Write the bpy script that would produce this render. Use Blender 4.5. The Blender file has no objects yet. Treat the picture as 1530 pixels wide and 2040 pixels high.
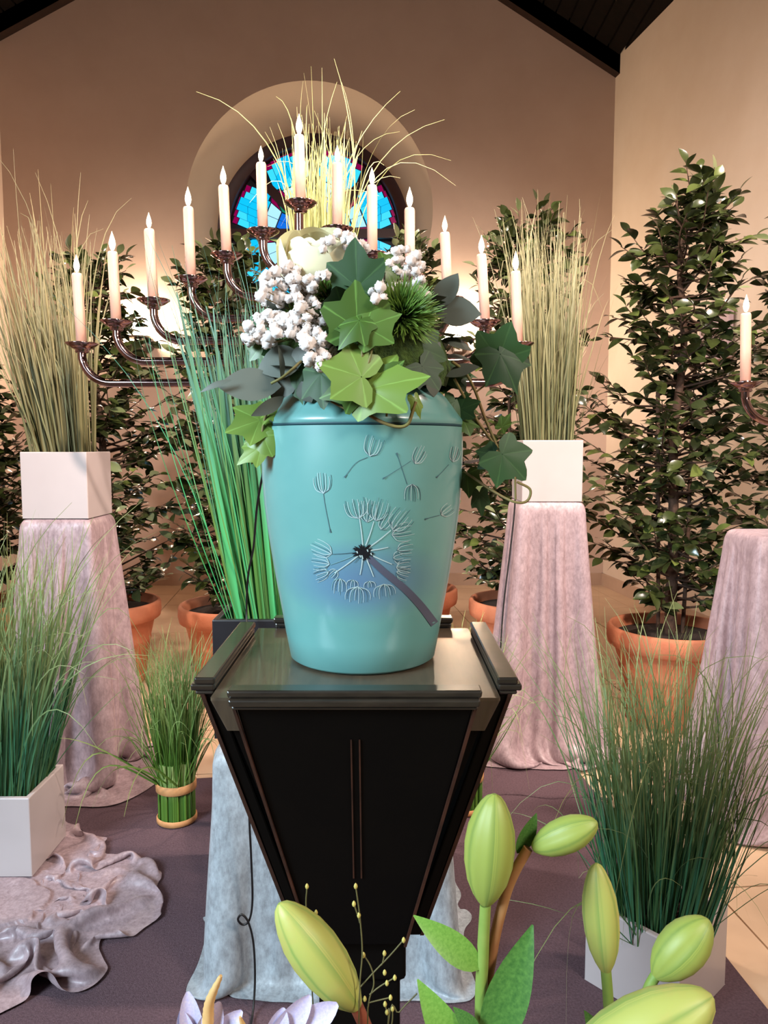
import bpy, math, random
import numpy as np
from mathutils import Vector as V, Matrix, noise
random.seed(7)
R = random.uniform
PI = math.pi
sc = bpy.context.scene
COL = sc.collection

# ---------------------------------------------------------------- camera
FPX, CAM_H = 1500.0, 1.13                       # focal length in pixels of a 1530x2040 frame, eye height
TH = math.atan(130 / FPX)                       # looking slightly down
CT, ST = math.cos(TH), math.sin(TH)
cd = bpy.data.cameras.new('camera')
cd.sensor_fit = 'VERTICAL'; cd.sensor_height = 36; cd.lens = FPX / 2040 * 36
cd.clip_start = .02; cd.clip_end = 60
cam = bpy.data.objects.new('camera', cd); COL.objects.link(cam)
cam.location = (0, 0, CAM_H); cam.rotation_euler = (PI / 2 - TH, 0, 0)
sc.camera = cam

# ---------------------------------------------------------------- world, lights, exposure
w = bpy.data.worlds.new('world'); sc.world = w; w.use_nodes = True
w.node_tree.nodes['Background'].inputs[0].default_value = (1.0, .84, .72, 1)
w.node_tree.nodes['Background'].inputs[1].default_value = .06
sc.view_settings.view_transform = 'Standard'; sc.view_settings.look = 'None'
sc.view_settings.gamma = 1; sc.view_settings.use_curve_mapping = False
sc.view_settings.exposure = .66
sc.cycles.max_bounces = 6; sc.cycles.diffuse_bounces = 3; sc.cycles.glossy_bounces = 3
sc.cycles.sample_clamp_indirect = 4.0


def lamp(name, kind, loc, target, energy, color, size=.5, spot=None, blend=.5):
    l = bpy.data.lights.new(name, kind); l.energy = energy; l.color = color
    if kind == 'AREA':
        l.shape = 'DISK'; l.size = size
    else:
        l.shadow_soft_size = size
    if kind == 'SPOT':
        l.spot_size = math.radians(spot); l.spot_blend = blend
    o = bpy.data.objects.new(name, l); COL.objects.link(o); o.location = loc
    if target is not None:
        o.rotation_euler = (V(target) - V(loc)).to_track_quat('-Z', 'Y').to_euler()
    return o


DAY = (.66, .86, 1.0); WARM = (1.0, .82, .71)
lamp('daylight_from_nave_window', 'SPOT', (-2.4, -1.0, 2.2), (-.25, 1.45, .35), 620, DAY, .7, 66, .8)
lamp('ceiling_spot', 'SPOT', (.5, -.5, 3.6), (-.1, 3.7, 1.2), 640, WARM, .1, 62, .8)
lamp('ceiling_spot', 'SPOT', (-2.6, 2.6, 3.4), (1.0, 3.4, .4), 300, WARM, .08, 76, .8)
lamp('ceiling_spot', 'SPOT', (1.75, 1.9, 3.6), (-.9, 3.1, .3), 330, WARM, .08, 80, .8)
lamp('ceiling_spot', 'SPOT', (-.3, 2.1, 4.2), (1.7, 4.0, .9), 170, WARM, .12, 84, 1)
lamp('nave_lamp', 'AREA', (1.9, -1.0, 2.7), (0, 1.2, .9), 46, (1, .87, .77), .7)


# ---------------------------------------------------------------- pixels of the photograph -> places in the room


def P(px, py, d):
    u, v = (px - 765) / FPX, (1020 - py) / FPX
    s = d / (CT + v * ST)
    return V((u * s, d, CAM_H + s * (v * CT - ST)))


def F(px, py, z=0.0):
    u, v = (px - 765) / FPX, (1020 - py) / FPX
    s = (z - CAM_H) / (v * CT - ST)
    return V((u * s, s * (CT + v * ST), z))


def L(r, g, b):                                  # sRGB 0-255 -> linear
    return tuple(((c / 255) / 12.92 if c / 255 <= .04045 else ((c / 255 + .055) / 1.055) ** 2.4) for c in (r, g, b))


# ---------------------------------------------------------------- materials
def new_mat(name):
    m = bpy.data.materials.new(name); m.use_nodes = True
    nt = m.node_tree; b = nt.nodes['Principled BSDF']
    return m, nt, b


def N(nt, kind, **kw):
    n = nt.nodes.new(kind)
    for k, v in kw.items():
        if k in n.inputs.keys() if hasattr(n.inputs, 'keys') else False:
            n.inputs[k].default_value = v
        else:
            setattr(n, k, v)
    return n


def ramp(nt, stops, fac):
    r = nt.nodes.new('ShaderNodeValToRGB')
    while len(r.color_ramp.elements) < len(stops):
        r.color_ramp.elements.new(.5)
    for e, (p, c) in zip(r.color_ramp.elements, stops):
        e.position = p; e.color = (*c, 1)
    nt.links.new(fac, r.inputs[0])
    return r.outputs[0]


def mix(nt, a, b, fac, mode='MIX'):
    m = nt.nodes.new('ShaderNodeMix'); m.data_type = 'RGBA'; m.blend_type = mode
    for sock, val in ((m.inputs[6], a), (m.inputs[7], b), (m.inputs[0], fac)):
        if hasattr(val, 'is_output'):
            nt.links.new(val, sock)
        elif isinstance(val, tuple):
            sock.default_value = (*val, 1)
        else:
            sock.default_value = val
    return m.outputs[2]


def noise_fac(nt, scale, detail=3, rough=.6, stretch=None):
    tc = nt.nodes.new('ShaderNodeTexCoord'); n = nt.nodes.new('ShaderNodeTexNoise')
    n.inputs['Scale'].default_value = scale; n.inputs['Detail'].default_value = detail; n.inputs['Roughness'].default_value = rough
    src = tc.outputs['Object']
    if stretch:
        mp = nt.nodes.new('ShaderNodeMapping'); mp.inputs['Scale'].default_value = stretch
        nt.links.new(src, mp.inputs[0]); src = mp.outputs[0]
    nt.links.new(src, n.inputs['Vector'])
    return n.outputs['Fac']


def bump(nt, b, fac, strength, dist=.01):
    n = nt.nodes.new('ShaderNodeBump'); n.inputs['Strength'].default_value = strength; n.inputs['Distance'].default_value = dist
    nt.links.new(fac, n.inputs['Height']); nt.links.new(n.outputs[0], b.inputs['Normal'])


def plain(name, c1, c2=None, scale=8, rough=.6, metal=0, bmp=0, bscale=None, coat=0, spec=.5, detail=3, stretch=None, bd=.01):
    m, nt, b = new_mat(name)
    b.inputs['Roughness'].default_value = rough; b.inputs['Metallic'].default_value = metal
    b.inputs['Coat Weight'].default_value = coat; b.inputs['Specular IOR Level'].default_value = spec
    if c2 is None:
        b.inputs['Base Color'].default_value = (*c1, 1)
    else:
        f = noise_fac(nt, scale, detail, .6, stretch)
        nt.links.new(ramp(nt, [(.3, c1), (.7, c2)], f), b.inputs['Base Color'])
    if bmp:
        bump(nt, b, noise_fac(nt, bscale or scale * 4, 4), bmp, bd)
    return m


def uvs(nt):
    t = nt.nodes.new('ShaderNodeUVMap'); t.uv_map = 'uv'
    s = nt.nodes.new('ShaderNodeSeparateXYZ'); nt.links.new(t.outputs[0], s.inputs[0])
    return s.outputs[0], s.outputs[1]


def blade_mat(name, base, top, base2, top2, rough=.5):
    """grass: u = a number of each blade's own, v = along the blade"""
    m, nt, b = new_mat(name); u, v = uvs(nt)
    a = ramp(nt, [(0, base), (.35, base), (.9, top)], v); c = ramp(nt, [(0, base2), (.35, base2), (.9, top2)], v)
    nt.links.new(mix(nt, a, c, u), b.inputs['Base Color'])
    b.inputs['Roughness'].default_value = rough
    return m


def leaf_mat(name, cols, rough=.3, vein=None, spec=.5):
    m, nt, b = new_mat(name)
    oi = nt.nodes.new('ShaderNodeObjectInfo'); gi = nt.nodes.new('ShaderNodeNewGeometry')
    add = nt.nodes.new('ShaderNodeMath'); add.operation = 'ADD'
    nt.links.new(oi.outputs['Random'], add.inputs[0]); nt.links.new(gi.outputs['Random Per Island'], add.inputs[1])
    fr = nt.nodes.new('ShaderNodeMath'); fr.operation = 'FRACT'; nt.links.new(add.outputs[0], fr.inputs[0])
    k = len(cols)
    c = ramp(nt, [(i / max(1, k - 1), cc) for i, cc in enumerate(cols)], fr.outputs[0])
    f = noise_fac(nt, 60, 3)
    c = mix(nt, c, (.5, .5, .5), f, 'OVERLAY')
    if vein:
        u, v = uvs(nt)
        vm = ramp(nt, [(0, (1, 1, 1)), (.06, (.5, .5, .5)), (.14, (0, 0, 0))], v)
        c = mix(nt, c, vein, vm)
    nt.links.new(c, b.inputs['Base Color'])
    b.inputs['Roughness'].default_value = rough; b.inputs['Specular IOR Level'].default_value = spec
    return m


def emit(name, col, strength):
    m, nt, b = new_mat(name)
    b.inputs['Base Color'].default_value = (*[c * .3 for c in col], 1)
    b.inputs['Emission Color'].default_value = (*col, 1); b.inputs['Emission Strength'].default_value = strength
    b.inputs['Roughness'].default_value = .2
    return m


def velvet(name, c1, c2):
    m, nt, b = new_mat(name)
    f = noise_fac(nt, 38, 8, .75, (1, 1, .6)); g = noise_fac(nt, 130, 3, .6, (1, 1, .45))
    k = mix(nt, f, g, .35)
    nt.links.new(ramp(nt, [(.38, c1), (.62, c2)], k), b.inputs['Base Color'])
    nt.links.new(ramp(nt, [(.38, (.6, .6, .6)), (.62, (.34, .34, .34))], k), b.inputs['Roughness'])
    b.inputs['Sheen Weight'].default_value = .6; b.inputs['Sheen Roughness'].default_value = .35
    b.inputs['Sheen Tint'].default_value = (*c2, 1)
    bump(nt, b, k, .10, .003)
    return m


M = {}
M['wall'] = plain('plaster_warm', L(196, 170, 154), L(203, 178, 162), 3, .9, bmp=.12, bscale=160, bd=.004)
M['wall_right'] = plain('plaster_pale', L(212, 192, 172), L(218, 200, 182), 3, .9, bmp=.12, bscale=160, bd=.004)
M['ceil'] = plain('dark_roof_wood', L(12, 8, 5), L(18, 11, 7), 3, .9, spec=.1, bmp=.2, stretch=(1, 8, 8))
M['beam'] = plain('dark_beam_wood', L(44, 24, 13), L(58, 33, 18), 3, .8, bmp=.2, stretch=(1, 8, 8))
M['tile'] = plain('sand_floor_tile', L(196, 166, 136), L(212, 182, 150), 5, .38, bmp=.05, bscale=60)
M['grout'] = plain('floor_grout', L(140, 112, 90), L(150, 122, 98), 20, .9)
M['base'] = plain('baseboard_tile', L(178, 150, 130), L(190, 162, 140), 5, .5)
M['carpet'] = plain('plum_carpet', L(82, 65, 71), L(104, 84, 90), 200, 1, bmp=.5, bscale=420, spec=.05)
M['frame'] = plain('window_frame_wood', L(46, 16, 18), L(60, 22, 24), 8, .5)
M['lead'] = plain('window_lead', L(24, 14, 22), None, rough=.6)
GL = [emit('glass_cyan', L(10, 170, 222), .9), emit('glass_pale', L(150, 205, 235), .9), emit('glass_blue', L(10, 95, 195), .9),
      emit('glass_green', L(20, 120, 90), .8), emit('glass_olive', L(150, 160, 95), .8), emit('glass_magenta', L(130, 0, 70), .7),
      emit('glass_sky', L(50, 190, 232), .9)]
M['chrome'] = plain('dark_nickel', L(150, 122, 120), L(166, 138, 134), 6, .13, 1)
M['wax'] = plain('candle_wax', L(246, 222, 205), L(250, 228, 212), 6, .45)
mm, nt_, b_ = new_mat('candle_wax_soft'); b_.inputs['Base Color'].default_value = (*L(216, 174, 154), 1)
b_.inputs['Subsurface Weight'].default_value = .45; b_.inputs['Subsurface Radius'].default_value = (.03, .018, .012); b_.inputs['Subsurface Scale'].default_value = .5
b_.inputs['Roughness'].default_value = .45; M['wax'] = mm
M['wick'] = plain('wick', L(30, 22, 18))
M['flame'] = emit('flame', (1.0, .80, .52), 5)
M['white'] = plain('white_lacquer', L(178, 165, 163), L(184, 171, 169), 4, .4, coat=.15)
M['soil'] = plain('soil', L(34, 24, 20), L(60, 44, 34), 60, .95, bmp=.6)
M['terra'] = plain('terracotta', L(186, 108, 74), L(204, 128, 92), 9, .75, bmp=.15, bscale=80)
M['bark'] = plain('bark', L(62, 44, 34), L(92, 66, 50), 40, .85, bmp=.5, bscale=90)
M['ficus'] = leaf_mat('evergreen_leaf', [L(38, 44, 24), L(48, 58, 28), L(64, 72, 36), L(42, 50, 30), L(92, 104, 50)], .22, spec=.65)
M['ficus_lit'] = leaf_mat('evergreen_leaf_lit', [L(84, 94, 60), L(112, 122, 84), L(140, 146, 108), L(70, 80, 50), L(100, 110, 72)], .2, spec=.65)  # paler copy of the leaf colour, painting in the lit leaves
M['velvet'] = velvet('crushed_velvet', L(132, 112, 116), L(172, 150, 154))
M['velvet_daylit'] = velvet('crushed_velvet_daylit', L(126, 130, 134), L(168, 176, 182))  # same silver velvet, with cool daylight mixed into its base colour
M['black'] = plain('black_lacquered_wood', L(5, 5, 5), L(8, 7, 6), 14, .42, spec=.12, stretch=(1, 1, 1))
M['moulding_reflect'] = plain('black_moulding_reflection', L(34, 29, 24), L(48, 41, 33), 30, .3, coat=.3, stretch=(1, 6, 6))  # black moulding, base lightened to paint in its tan reflections
M['top_reflect'] = plain('lacquered_top_reflection', L(72, 60, 48), L(88, 74, 58), 14, .34, coat=.3, stretch=(8, 1, 1))  # brown base stands for the wall mirrored in the black lacquer
M['worn'] = plain('worn_dark_edge', L(66, 36, 24), L(34, 20, 15), 30, .45)
M['band'] = plain('tan_raffia', L(178, 124, 76), L(196, 142, 92), 40, .7)
M['cord'] = plain('black_cord', L(14, 12, 12), None, rough=.5)
M['blackbox'] = plain('black_plastic', L(22, 22, 26), L(28, 28, 32), 8, .35)
M['g_dry'] = blade_mat('grass_dry', L(100, 100, 66), L(146, 140, 102), L(122, 116, 80), L(168, 158, 120))
M['g_dry2'] = blade_mat('grass_dry_green', L(104, 110, 74), L(148, 146, 108), L(126, 124, 86), L(172, 164, 126))
M['g_yellow'] = blade_mat('grass_pale_yellow', L(170, 180, 104), L(196, 200, 134), L(194, 198, 128), L(212, 212, 156))
M['g_reed'] = blade_mat('grass_reed', L(52, 160, 96), L(78, 122, 108), L(104, 140, 72), L(74, 108, 84))
M['g_green'] = blade_mat('grass_green', L(66, 100, 52), L(124, 142, 88), L(48, 106, 78), L(134, 138, 88))
M['g_bunch'] = blade_mat('grass_bunch', L(60, 100, 34), L(128, 150, 84), L(84, 120, 40), L(150, 168, 104))
M['ivy'] = leaf_mat('ivy_leaf', [L(60, 88, 30), L(70, 98, 36), L(80, 108, 42)], .42, vein=L(104, 146, 66))
M['ivy_dark'] = leaf_mat('ivy_leaf_dark', [L(34, 64, 30), L(46, 82, 38), L(40, 72, 36)], .58, vein=L(62, 98, 50))
M['ivy_light'] = leaf_mat('ivy_leaf_light', [L(104, 132, 52), L(114, 140, 58), L(96, 124, 48)], .42, vein=L(132, 168, 80))
M['euca'] = leaf_mat('eucalyptus_leaf', [L(82, 90, 80), L(96, 102, 92), L(88, 95, 85)], .55)
M['vine'] = plain('ivy_vine', L(130, 92, 54), L(112, 116, 60), 30, .6)
M['gyp'] = plain('babys_breath', L(244, 234, 228), None, rough=1, spec=.1)
M['rose'] = plain('cream_rose', L(240, 230, 188), L(244, 236, 200), 20, .6)
M['moss'] = plain('moss', L(40, 62, 26), L(78, 104, 42), 90, .95, bmp=.8, bscale=160)
M['moss2'] = blade_mat('green_tuft', L(48, 80, 26), L(110, 146, 56), L(64, 96, 30), L(128, 160, 70))
M['lilac'] = plain('lilac_petal', L(206, 194, 212), L(180, 172, 212), 30, .6)
M['spike'] = plain('tan_spike', L(220, 178, 118), L(206, 160, 98), 60, .7)
M['bead'] = plain('panicum_seed', L(206, 192, 104), L(178, 160, 84), 90, .6)
M['sprig'] = plain('panicum_stalk', L(84, 80, 44), L(100, 92, 54), 40, .6)
M['steel'] = plain('brushed_steel', L(120, 112, 104), None, rough=.35, metal=1)
M['lampglow'] = emit('lamp_glow', (1.0, .84, .62), 30)
M['mauve'] = plain('mauve_panel', L(170, 146, 150), L(178, 154, 158), 6, .7)
M['stem_g'] = plain('green_stem', L(112, 146, 58), L(140, 160, 78), 30, .5)
M['stem_b'] = plain('brown_stem', L(150, 96, 60), L(170, 124, 78), 30, .5)
M['lleaf'] = plain('lily_leaf', L(96, 142, 52), L(122, 164, 70), 30, .42)
M['lleaf_d'] = plain('lily_leaf_dark', L(56, 100, 42), L(84, 128, 56), 30, .42)


def bud_mat(name, c, g, blush):
    m, nt, b = new_mat(name); u, v = uvs(nt)
    a = ramp(nt, [(0, g), (.14, c), (.42, c), (.5, g), (.58, c), (.86, c), (1, g)], u)
    f = noise_fac(nt, 40, 4)
    a = mix(nt, a, blush, ramp(nt, [(.5, (0, 0, 0)), (.8, (.5, .5, .5))], f))
    nt.links.new(a, b.inputs['Base Color']); b.inputs['Roughness'].default_value = .5
    b.inputs['Subsurface Weight'].default_value = .2; b.inputs['Subsurface Radius'].default_value = (.01, .01, .004)
    return m


M['bud_y'] = bud_mat('lily_bud_yellow', L(180, 184, 96), L(146, 168, 84), L(194, 164, 94))
M['bud_g'] = bud_mat('lily_bud_green', L(152, 164, 76), L(124, 144, 66), L(162, 174, 92))


# urn glaze with its airbrushed violet shade behind the dandelion (paint of the thing itself)
URN_C = V((-.0235, .82, 0)); URN_Z0 = .899
def urn_glaze(spot, rad):
    m, nt, b = new_mat('urn_glaze')
    tc = nt.nodes.new('ShaderNodeTexCoord')
    mp = nt.nodes.new('ShaderNodeMapping'); mp.inputs['Location'].default_value = [-c for c in spot]
    nt.links.new(tc.outputs['Object'], mp.inputs[0])
    mp2 = nt.nodes.new('ShaderNodeMapping'); mp2.inputs['Scale'].default_value = (.72, .3, 1.5); nt.links.new(mp.outputs[0], mp2.inputs[0])
    ln = nt.nodes.new('ShaderNodeVectorMath'); ln.operation = 'LENGTH'; nt.links.new(mp2.outputs[0], ln.inputs[0])
    f = ramp(nt, [(0, (.75, .75, .75)), (rad * .45, (.55, .55, .55)), (rad, (0, 0, 0))], ln.outputs['Value'])
    c = ramp(nt, [(.3, L(98, 154, 150)), (.7, L(106, 161, 156))], noise_fac(nt, 14, 3))
    nt.links.new(mix(nt, c, L(88, 112, 158), f), b.inputs['Base Color'])
    b.inputs['Roughness'].default_value = .34; b.inputs['Coat Weight'].default_value = .45; b.inputs['Coat Roughness'].default_value = .16
    return m


# ---------------------------------------------------------------- mesh builder
class MB:
    def __init__(s):
        s.v, s.f, s.uv = [], [], []

    def quadgrid(s, rows, closed=False, uvf=None):
        """rows: lists of points of equal length; uvf(i, j) -> (u, v)"""
        n = len(rows[0]); b = len(s.v)
        for r in rows:
            s.v.extend([tuple(p) for p in r])
        for i in range(len(rows) - 1):
            for j in range(n if closed else n - 1):
                k = (j + 1) % n
                s.f.append((b + i * n + j, b + i * n + k, b + (i + 1) * n + k, b + (i + 1) * n + j))
                if uvf:
                    k2 = j + 1
                    s.uv.extend([uvf(i, j), uvf(i, k2), uvf(i + 1, k2), uvf(i + 1, j)])
                else:
                    s.uv.extend([(0, 0)] * 4)

    def face(s, pts, uv=None):
        b = len(s.v); s.v.extend([tuple(p) for p in pts]); s.f.append(tuple(range(b, b + len(pts))))
        s.uv.extend(uv or [(0, 0)] * len(pts))

    def box(s, lo, hi, mtx=None):
        c = [V((x, y, z)) for x in (lo[0], hi[0]) for y in (lo[1], hi[1]) for z in (lo[2], hi[2])]
        s.hexa(c, mtx)

    def hexa(s, c, mtx=None):
        if mtx is not None:
            c = [mtx @ p for p in c]
        b = len(s.v); s.v.extend([tuple(p) for p in c])
        for q in ((0, 1, 3, 2), (4, 6, 7, 5), (0, 4, 5, 1), (2, 3, 7, 6), (0, 2, 6, 4), (1, 5, 7, 3)):
            s.f.append(tuple(b + i for i in q)); s.uv.extend([(0, 0)] * 4)

    def prism(s, poly, off):
        """closed polygon of points pushed along vector off"""
        n = len(poly); b = len(s.v)
        s.v.extend([tuple(p) for p in poly] + [tuple(p + off) for p in poly])
        s.f.append(tuple(range(b, b + n))); s.uv.extend([(0, 0)] * n)
        s.f.append(tuple(range(b + 2 * n - 1, b + n - 1, -1))); s.uv.extend([(0, 0)] * n)
        for i in range(n):
            j = (i + 1) % n
            s.f.append((b + i, b + n + i, b + n + j, b + j)); s.uv.extend([(0, 0)] * 4)

    def tube(s, path, rad, n=8, cap=True, u=None):
        path = [V(p) for p in path]; m = len(path)
        rads = rad if isinstance(rad, (list, tuple)) else [rad] * m
        t0 = (path[1] - path[0]).normalized(); up = V((0, 0, 1)) if abs(t0.z) < .9 else V((1, 0, 0))
        nx = t0.cross(up).normalized(); rows = []
        for i, p in enumerate(path):
            t = (path[min(i + 1, m - 1)] - path[max(i - 1, 0)]).normalized()
            nx = (nx - t * nx.dot(t)).normalized(); ny = t.cross(nx)
            rows.append([p + (nx * math.cos(2 * PI * j / n) + ny * math.sin(2 * PI * j / n)) * rads[i] for j in range(n)])
        s.quadgrid(rows, True, (lambda i, j: (u, i / (m - 1))) if u is not None else (lambda i, j: (j / n, i / (m - 1))))
        if cap:
            s.face(rows[0][::-1]); s.face(rows[-1])

    def lathe(s, prof, c=(0, 0, 0), n=32, mtx=None):
        c = V(c); rows = []
        for r, z in prof:
            row = [V((r * math.cos(2 * PI * j / n), r * math.sin(2 * PI * j / n), z)) for j in range(n)]
            rows.append([(mtx @ p if mtx is not None else p) + c for p in row])
        s.quadgrid(rows, True, lambda i, j: (j / n, i / max(1, len(prof) - 1)))

    def blade(s, path, w, face, u, fold=.35):
        """a folded ribbon: left edge, keel, right edge"""
        path = [V(p) for p in path]; m = len(path); rows = []
        for i, p in enumerate(path):
            t = (path[min(i + 1, m - 1)] - path[max(i - 1, 0)]).normalized()
            sd = t.cross(face)
            sd = sd.normalized() if sd.length > 1e-4 else V((1, 0, 0))
            nn = sd.cross(t)
            ww = w * (1 - (i / (m - 1)) ** 2.2 * .85) / 2
            rows.append([p - sd * ww, p - nn * ww * fold, p + sd * ww])
        s.quadgrid(rows, False, lambda i, j: (u, i / (m - 1)))

    def build(s, name, mat, parent=None, smooth=True, origin=None, kind=None, label=None):
        me = s.mesh(name, mat, smooth, origin if origin is not None else (parent_loc(parent) if parent else None))
        return put(name, me, parent, origin, kind, label)

    def mesh(s, name, mat, smooth=True, origin=None):
        me = bpy.data.meshes.new(name)
        vs = s.v if origin is None else [(a - origin[0], b - origin[1], c - origin[2]) for a, b, c in s.v]
        me.from_pydata(vs, [], s.f)
        ul = me.uv_layers.new(name='uv'); flat = [c for uv in s.uv for c in uv]
        ul.data.foreach_set('uv', flat)
        if smooth:
            me.polygons.foreach_set('use_smooth', [True] * len(me.polygons))
        if mat is not None:
            me.materials.append(mat)
        me.update()
        return me


def parent_loc(p):
    l = V((0, 0, 0))
    while p is not None:
        l += p.location; p = p.parent
    return l


def put(name, me, parent=None, loc=None, kind=None, label=None):
    o = bpy.data.objects.new(name, me); COL.objects.link(o)
    if parent is not None:
        o.parent = parent
    if loc is not None:
        o.location = loc
    if kind:
        o['kind'] = kind
    if label:
        o['label'] = label
    return o


def tag(o, label, cat, group=None):
    o['label'] = label; o['category'] = cat
    if group:
        o['group'] = group
    return o


def thing(name, label, cat, loc, group=None):
    o = bpy.data.objects.new(name, None); COL.objects.link(o); o.location = loc; o.empty_display_size = .05
    return tag(o, label, cat, group)


def struct(name, mb, mat, smooth=False):
    return mb.build(name, mat, None, smooth, kind='structure')


def bevel(o, wd=.004, seg=2):
    m = o.modifiers.new('bevel', 'BEVEL'); m.width = wd; m.segments = seg; m.limit_method = 'ANGLE'
    return o


def orient(d, up=V((0, 0, 1)), roll=0):
    """matrix whose +Y runs along d and whose +Z is as near as can be to up"""
    y = d.normalized(); x = y.cross(up)
    x = x.normalized() if x.length > 1e-3 else V((1, 0, 0))
    z = x.cross(y)
    return Matrix((x, y, z)).transposed().to_4x4() @ Matrix.Rotation(roll, 4, 'Y')


def catmull(pts, k=8):
    pts = [V(p) for p in pts]; q = [pts[0] * 2 - pts[1]] + pts + [pts[-1] * 2 - pts[-2]]; out = []
    for i in range(1, len(q) - 2):
        a, b, c, d = q[i - 1:i + 3]
        for j in range(k):
            t = j / k
            out.append(.5 * ((2 * b) + (c - a) * t + (2 * a - 5 * b + 4 * c - d) * t * t + (3 * b - a - 3 * c + d) * t ** 3))
    out.append(pts[-1]); return out


def leaf_mesh(name, mat, wide=.5, fold=.25, curl=.25, rows=6, peak=.9, tip=1.2):
    """unit-length leaf along +Y, midrib folded, tip curling down"""
    mb = MB(); rr = []
    for i in range(rows + 1):
        t = i / rows
        hw = wide / 2 * (math.sin(PI * t ** peak) ** .85) if 0 < t < 1 else .008
        z = -curl * t * t
        rr.append([V((-hw, t, z + hw * fold)), V((0, t, z)), V((hw, t, z + hw * fold))])
    mb.quadgrid(rr, False, lambda i, j: (i / rows, abs(j - 1) * 1.0))
    return mb.mesh(name, mat)

# ================================================================ the room
D_B = 6.1                                        # distance of the back wall
c0 = F(1215, 1165); c0.y = D_B
XC = P(1220, 400, D_B).x                         # corner with the right wall
eR = P(1225, 155, D_B); eR.x = XC
ridge = P(609, -251, D_B)
eL = P(-7, 86, D_B)
SLOPE_R = (180 / FPX)                            # the right wall opens away from the axis
WT = .3                                          # wall thickness


def rwall(y):                                    # x of the right wall's face at depth y
    return XC + SLOPE_R * (D_B - y)


wc = P(617, 440, D_B); WR = abs(P(617 + 246, 440, D_B).x - wc.x); GR = abs(P(617 + 193, 440, D_B).x - wc.x) * 1.05
wo = P(616, 418, D_B)                            # centre of the splayed opening's outer rim
outline = [V((eL.x, D_B, 0)), V((XC, D_B, 0)), eR, ridge, eL]


def ray_poly(a):
    dx, dz = math.cos(a), math.sin(a); best = None
    for i in range(5):
        p, q = outline[i], outline[(i + 1) % 5]; ex, ez = q.x - p.x, q.z - p.z
        den = dx * ez - dz * ex
        if abs(den) < 1e-9:
            continue
        t = ((p.x - wo.x) * ez - (p.z - wo.z) * ex) / den; u = ((p.x - wo.x) * dz - (p.z - wo.z) * dx) / den
        if t > 0 and -1e-6 <= u <= 1 + 1e-6 and (best is None or t < best):
            best = t
    return V((wo.x + dx * best, D_B, wo.z + dz * best))


angs = sorted([2 * PI * i / 96 for i in range(96)] + [math.atan2(p.z - wo.z, p.x - wo.x) % (2 * PI) for p in outline])
mb = MB(); hole = [V((wo.x + WR * math.cos(a), D_B, wo.z + WR * math.sin(a))) for a in angs]
inner = [V((wc.x + GR * math.cos(a), D_B + .34, wc.z + GR * math.sin(a))) for a in angs]
mb.quadgrid([[ray_poly(a) for a in angs], hole], True)
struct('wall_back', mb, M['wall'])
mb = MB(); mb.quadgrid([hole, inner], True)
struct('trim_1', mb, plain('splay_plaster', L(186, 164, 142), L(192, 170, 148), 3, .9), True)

Y0 = -2.5
mb = MB(); zr = eR.z
y0x = rwall(Y0)
mb.prism([V((XC, D_B, 0)), V((y0x, Y0, 0)), V((y0x, Y0, zr + .5)), V((XC, D_B, zr + .5))], V((.2, .02, 0)))
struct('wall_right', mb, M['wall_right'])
mb = MB(); mb.box((eL.x - .2, Y0, 0), (eL.x, D_B, eL.z + .05)); struct('wall_left', mb, M['wall'])

# roof: two boarded slopes with rafters running down them
cl = MB()
rd = ridge
for a, b in ((rd, eR), (rd, eL)):
    sgn = 1 if b.x > a.x else -1
    ext = (b - a).normalized() * (1.4 if sgn > 0 else .3)
    p0, p1 = a, b + ext
    cl.prism([V((p0.x, D_B + .3, p0.z + .16)), V((p1.x, D_B + .3, p1.z + .16)), V((p1.x, Y0, p1.z + .16)), V((p0.x, Y0, p0.z + .16))], V((0, 0, .08)))
ceiling = struct('ceiling', cl, M['ceil'])
for a, b in ((rd, eR), (rd, eL)):
    dn = (b - a).normalized(); ln = (b - a).length + (.25 if b.x > a.x else .1)
    nrm = V((-dn.z, 0, dn.x)); nrm = nrm if nrm.z < 0 else -nrm
    for k, yy in enumerate([D_B - .07, 5.25, 4.4, 3.55, 2.7, 1.85, 1.0]):
        m2 = MB(); wd = .14 if k == 0 else .16; hh = .15 if k == 0 else .17
        q = [a, a + dn * ln]
        c = [p + V((0, dy, 0)) + nrm * dz for p in q for dy in (-wd / 2, wd / 2) for dz in (-.17, hh - .17)]
        m2.hexa(c); m2.build('rafter', M['beam'], ceiling, False)
    # boards between the rafters
    for k in range(26):
        m2 = MB(); s0 = k * ln / 26 + .008; s1 = (k + 1) * ln / 26 - .008
        c = [a + dn * s + V((0, y - a.y, 0)) + V((0, 0, .135 + zz)) for s in (s0, s1) for y in (1.5, D_B) for zz in (0, .02)]
        m2.hexa(c); m2.build('plank', M['ceil'], ceiling, False)

# floor: slab, sand-coloured tiles turned with the room
ROT = math.atan(150 / FPX)
mb = MB(); mb.box((-3.4, Y0, -.08), (3.6, D_B + .3, -.006)); floor = struct('floor', mb, M['grout'])
TS = .41; org = F(1420, 1770); cr, sr = math.cos(ROT), math.sin(ROT)
CARPET = [F(60, 1572), F(290, 1562), F(1130, 1514), F(1545, 2040), V((.86, .35, 0)), V((-1.6, .35, 0)), V((-1.6, 2.3, 0))]


def inside(poly, x, y):
    c = False
    for i in range(len(poly)):
        a, b = poly[i], poly[i - 1]
        if (a.y > y) != (b.y > y) and x < (b.x - a.x) * (y - a.y) / (b.y - a.y) + a.x:
            c = not c
    return c


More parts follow.
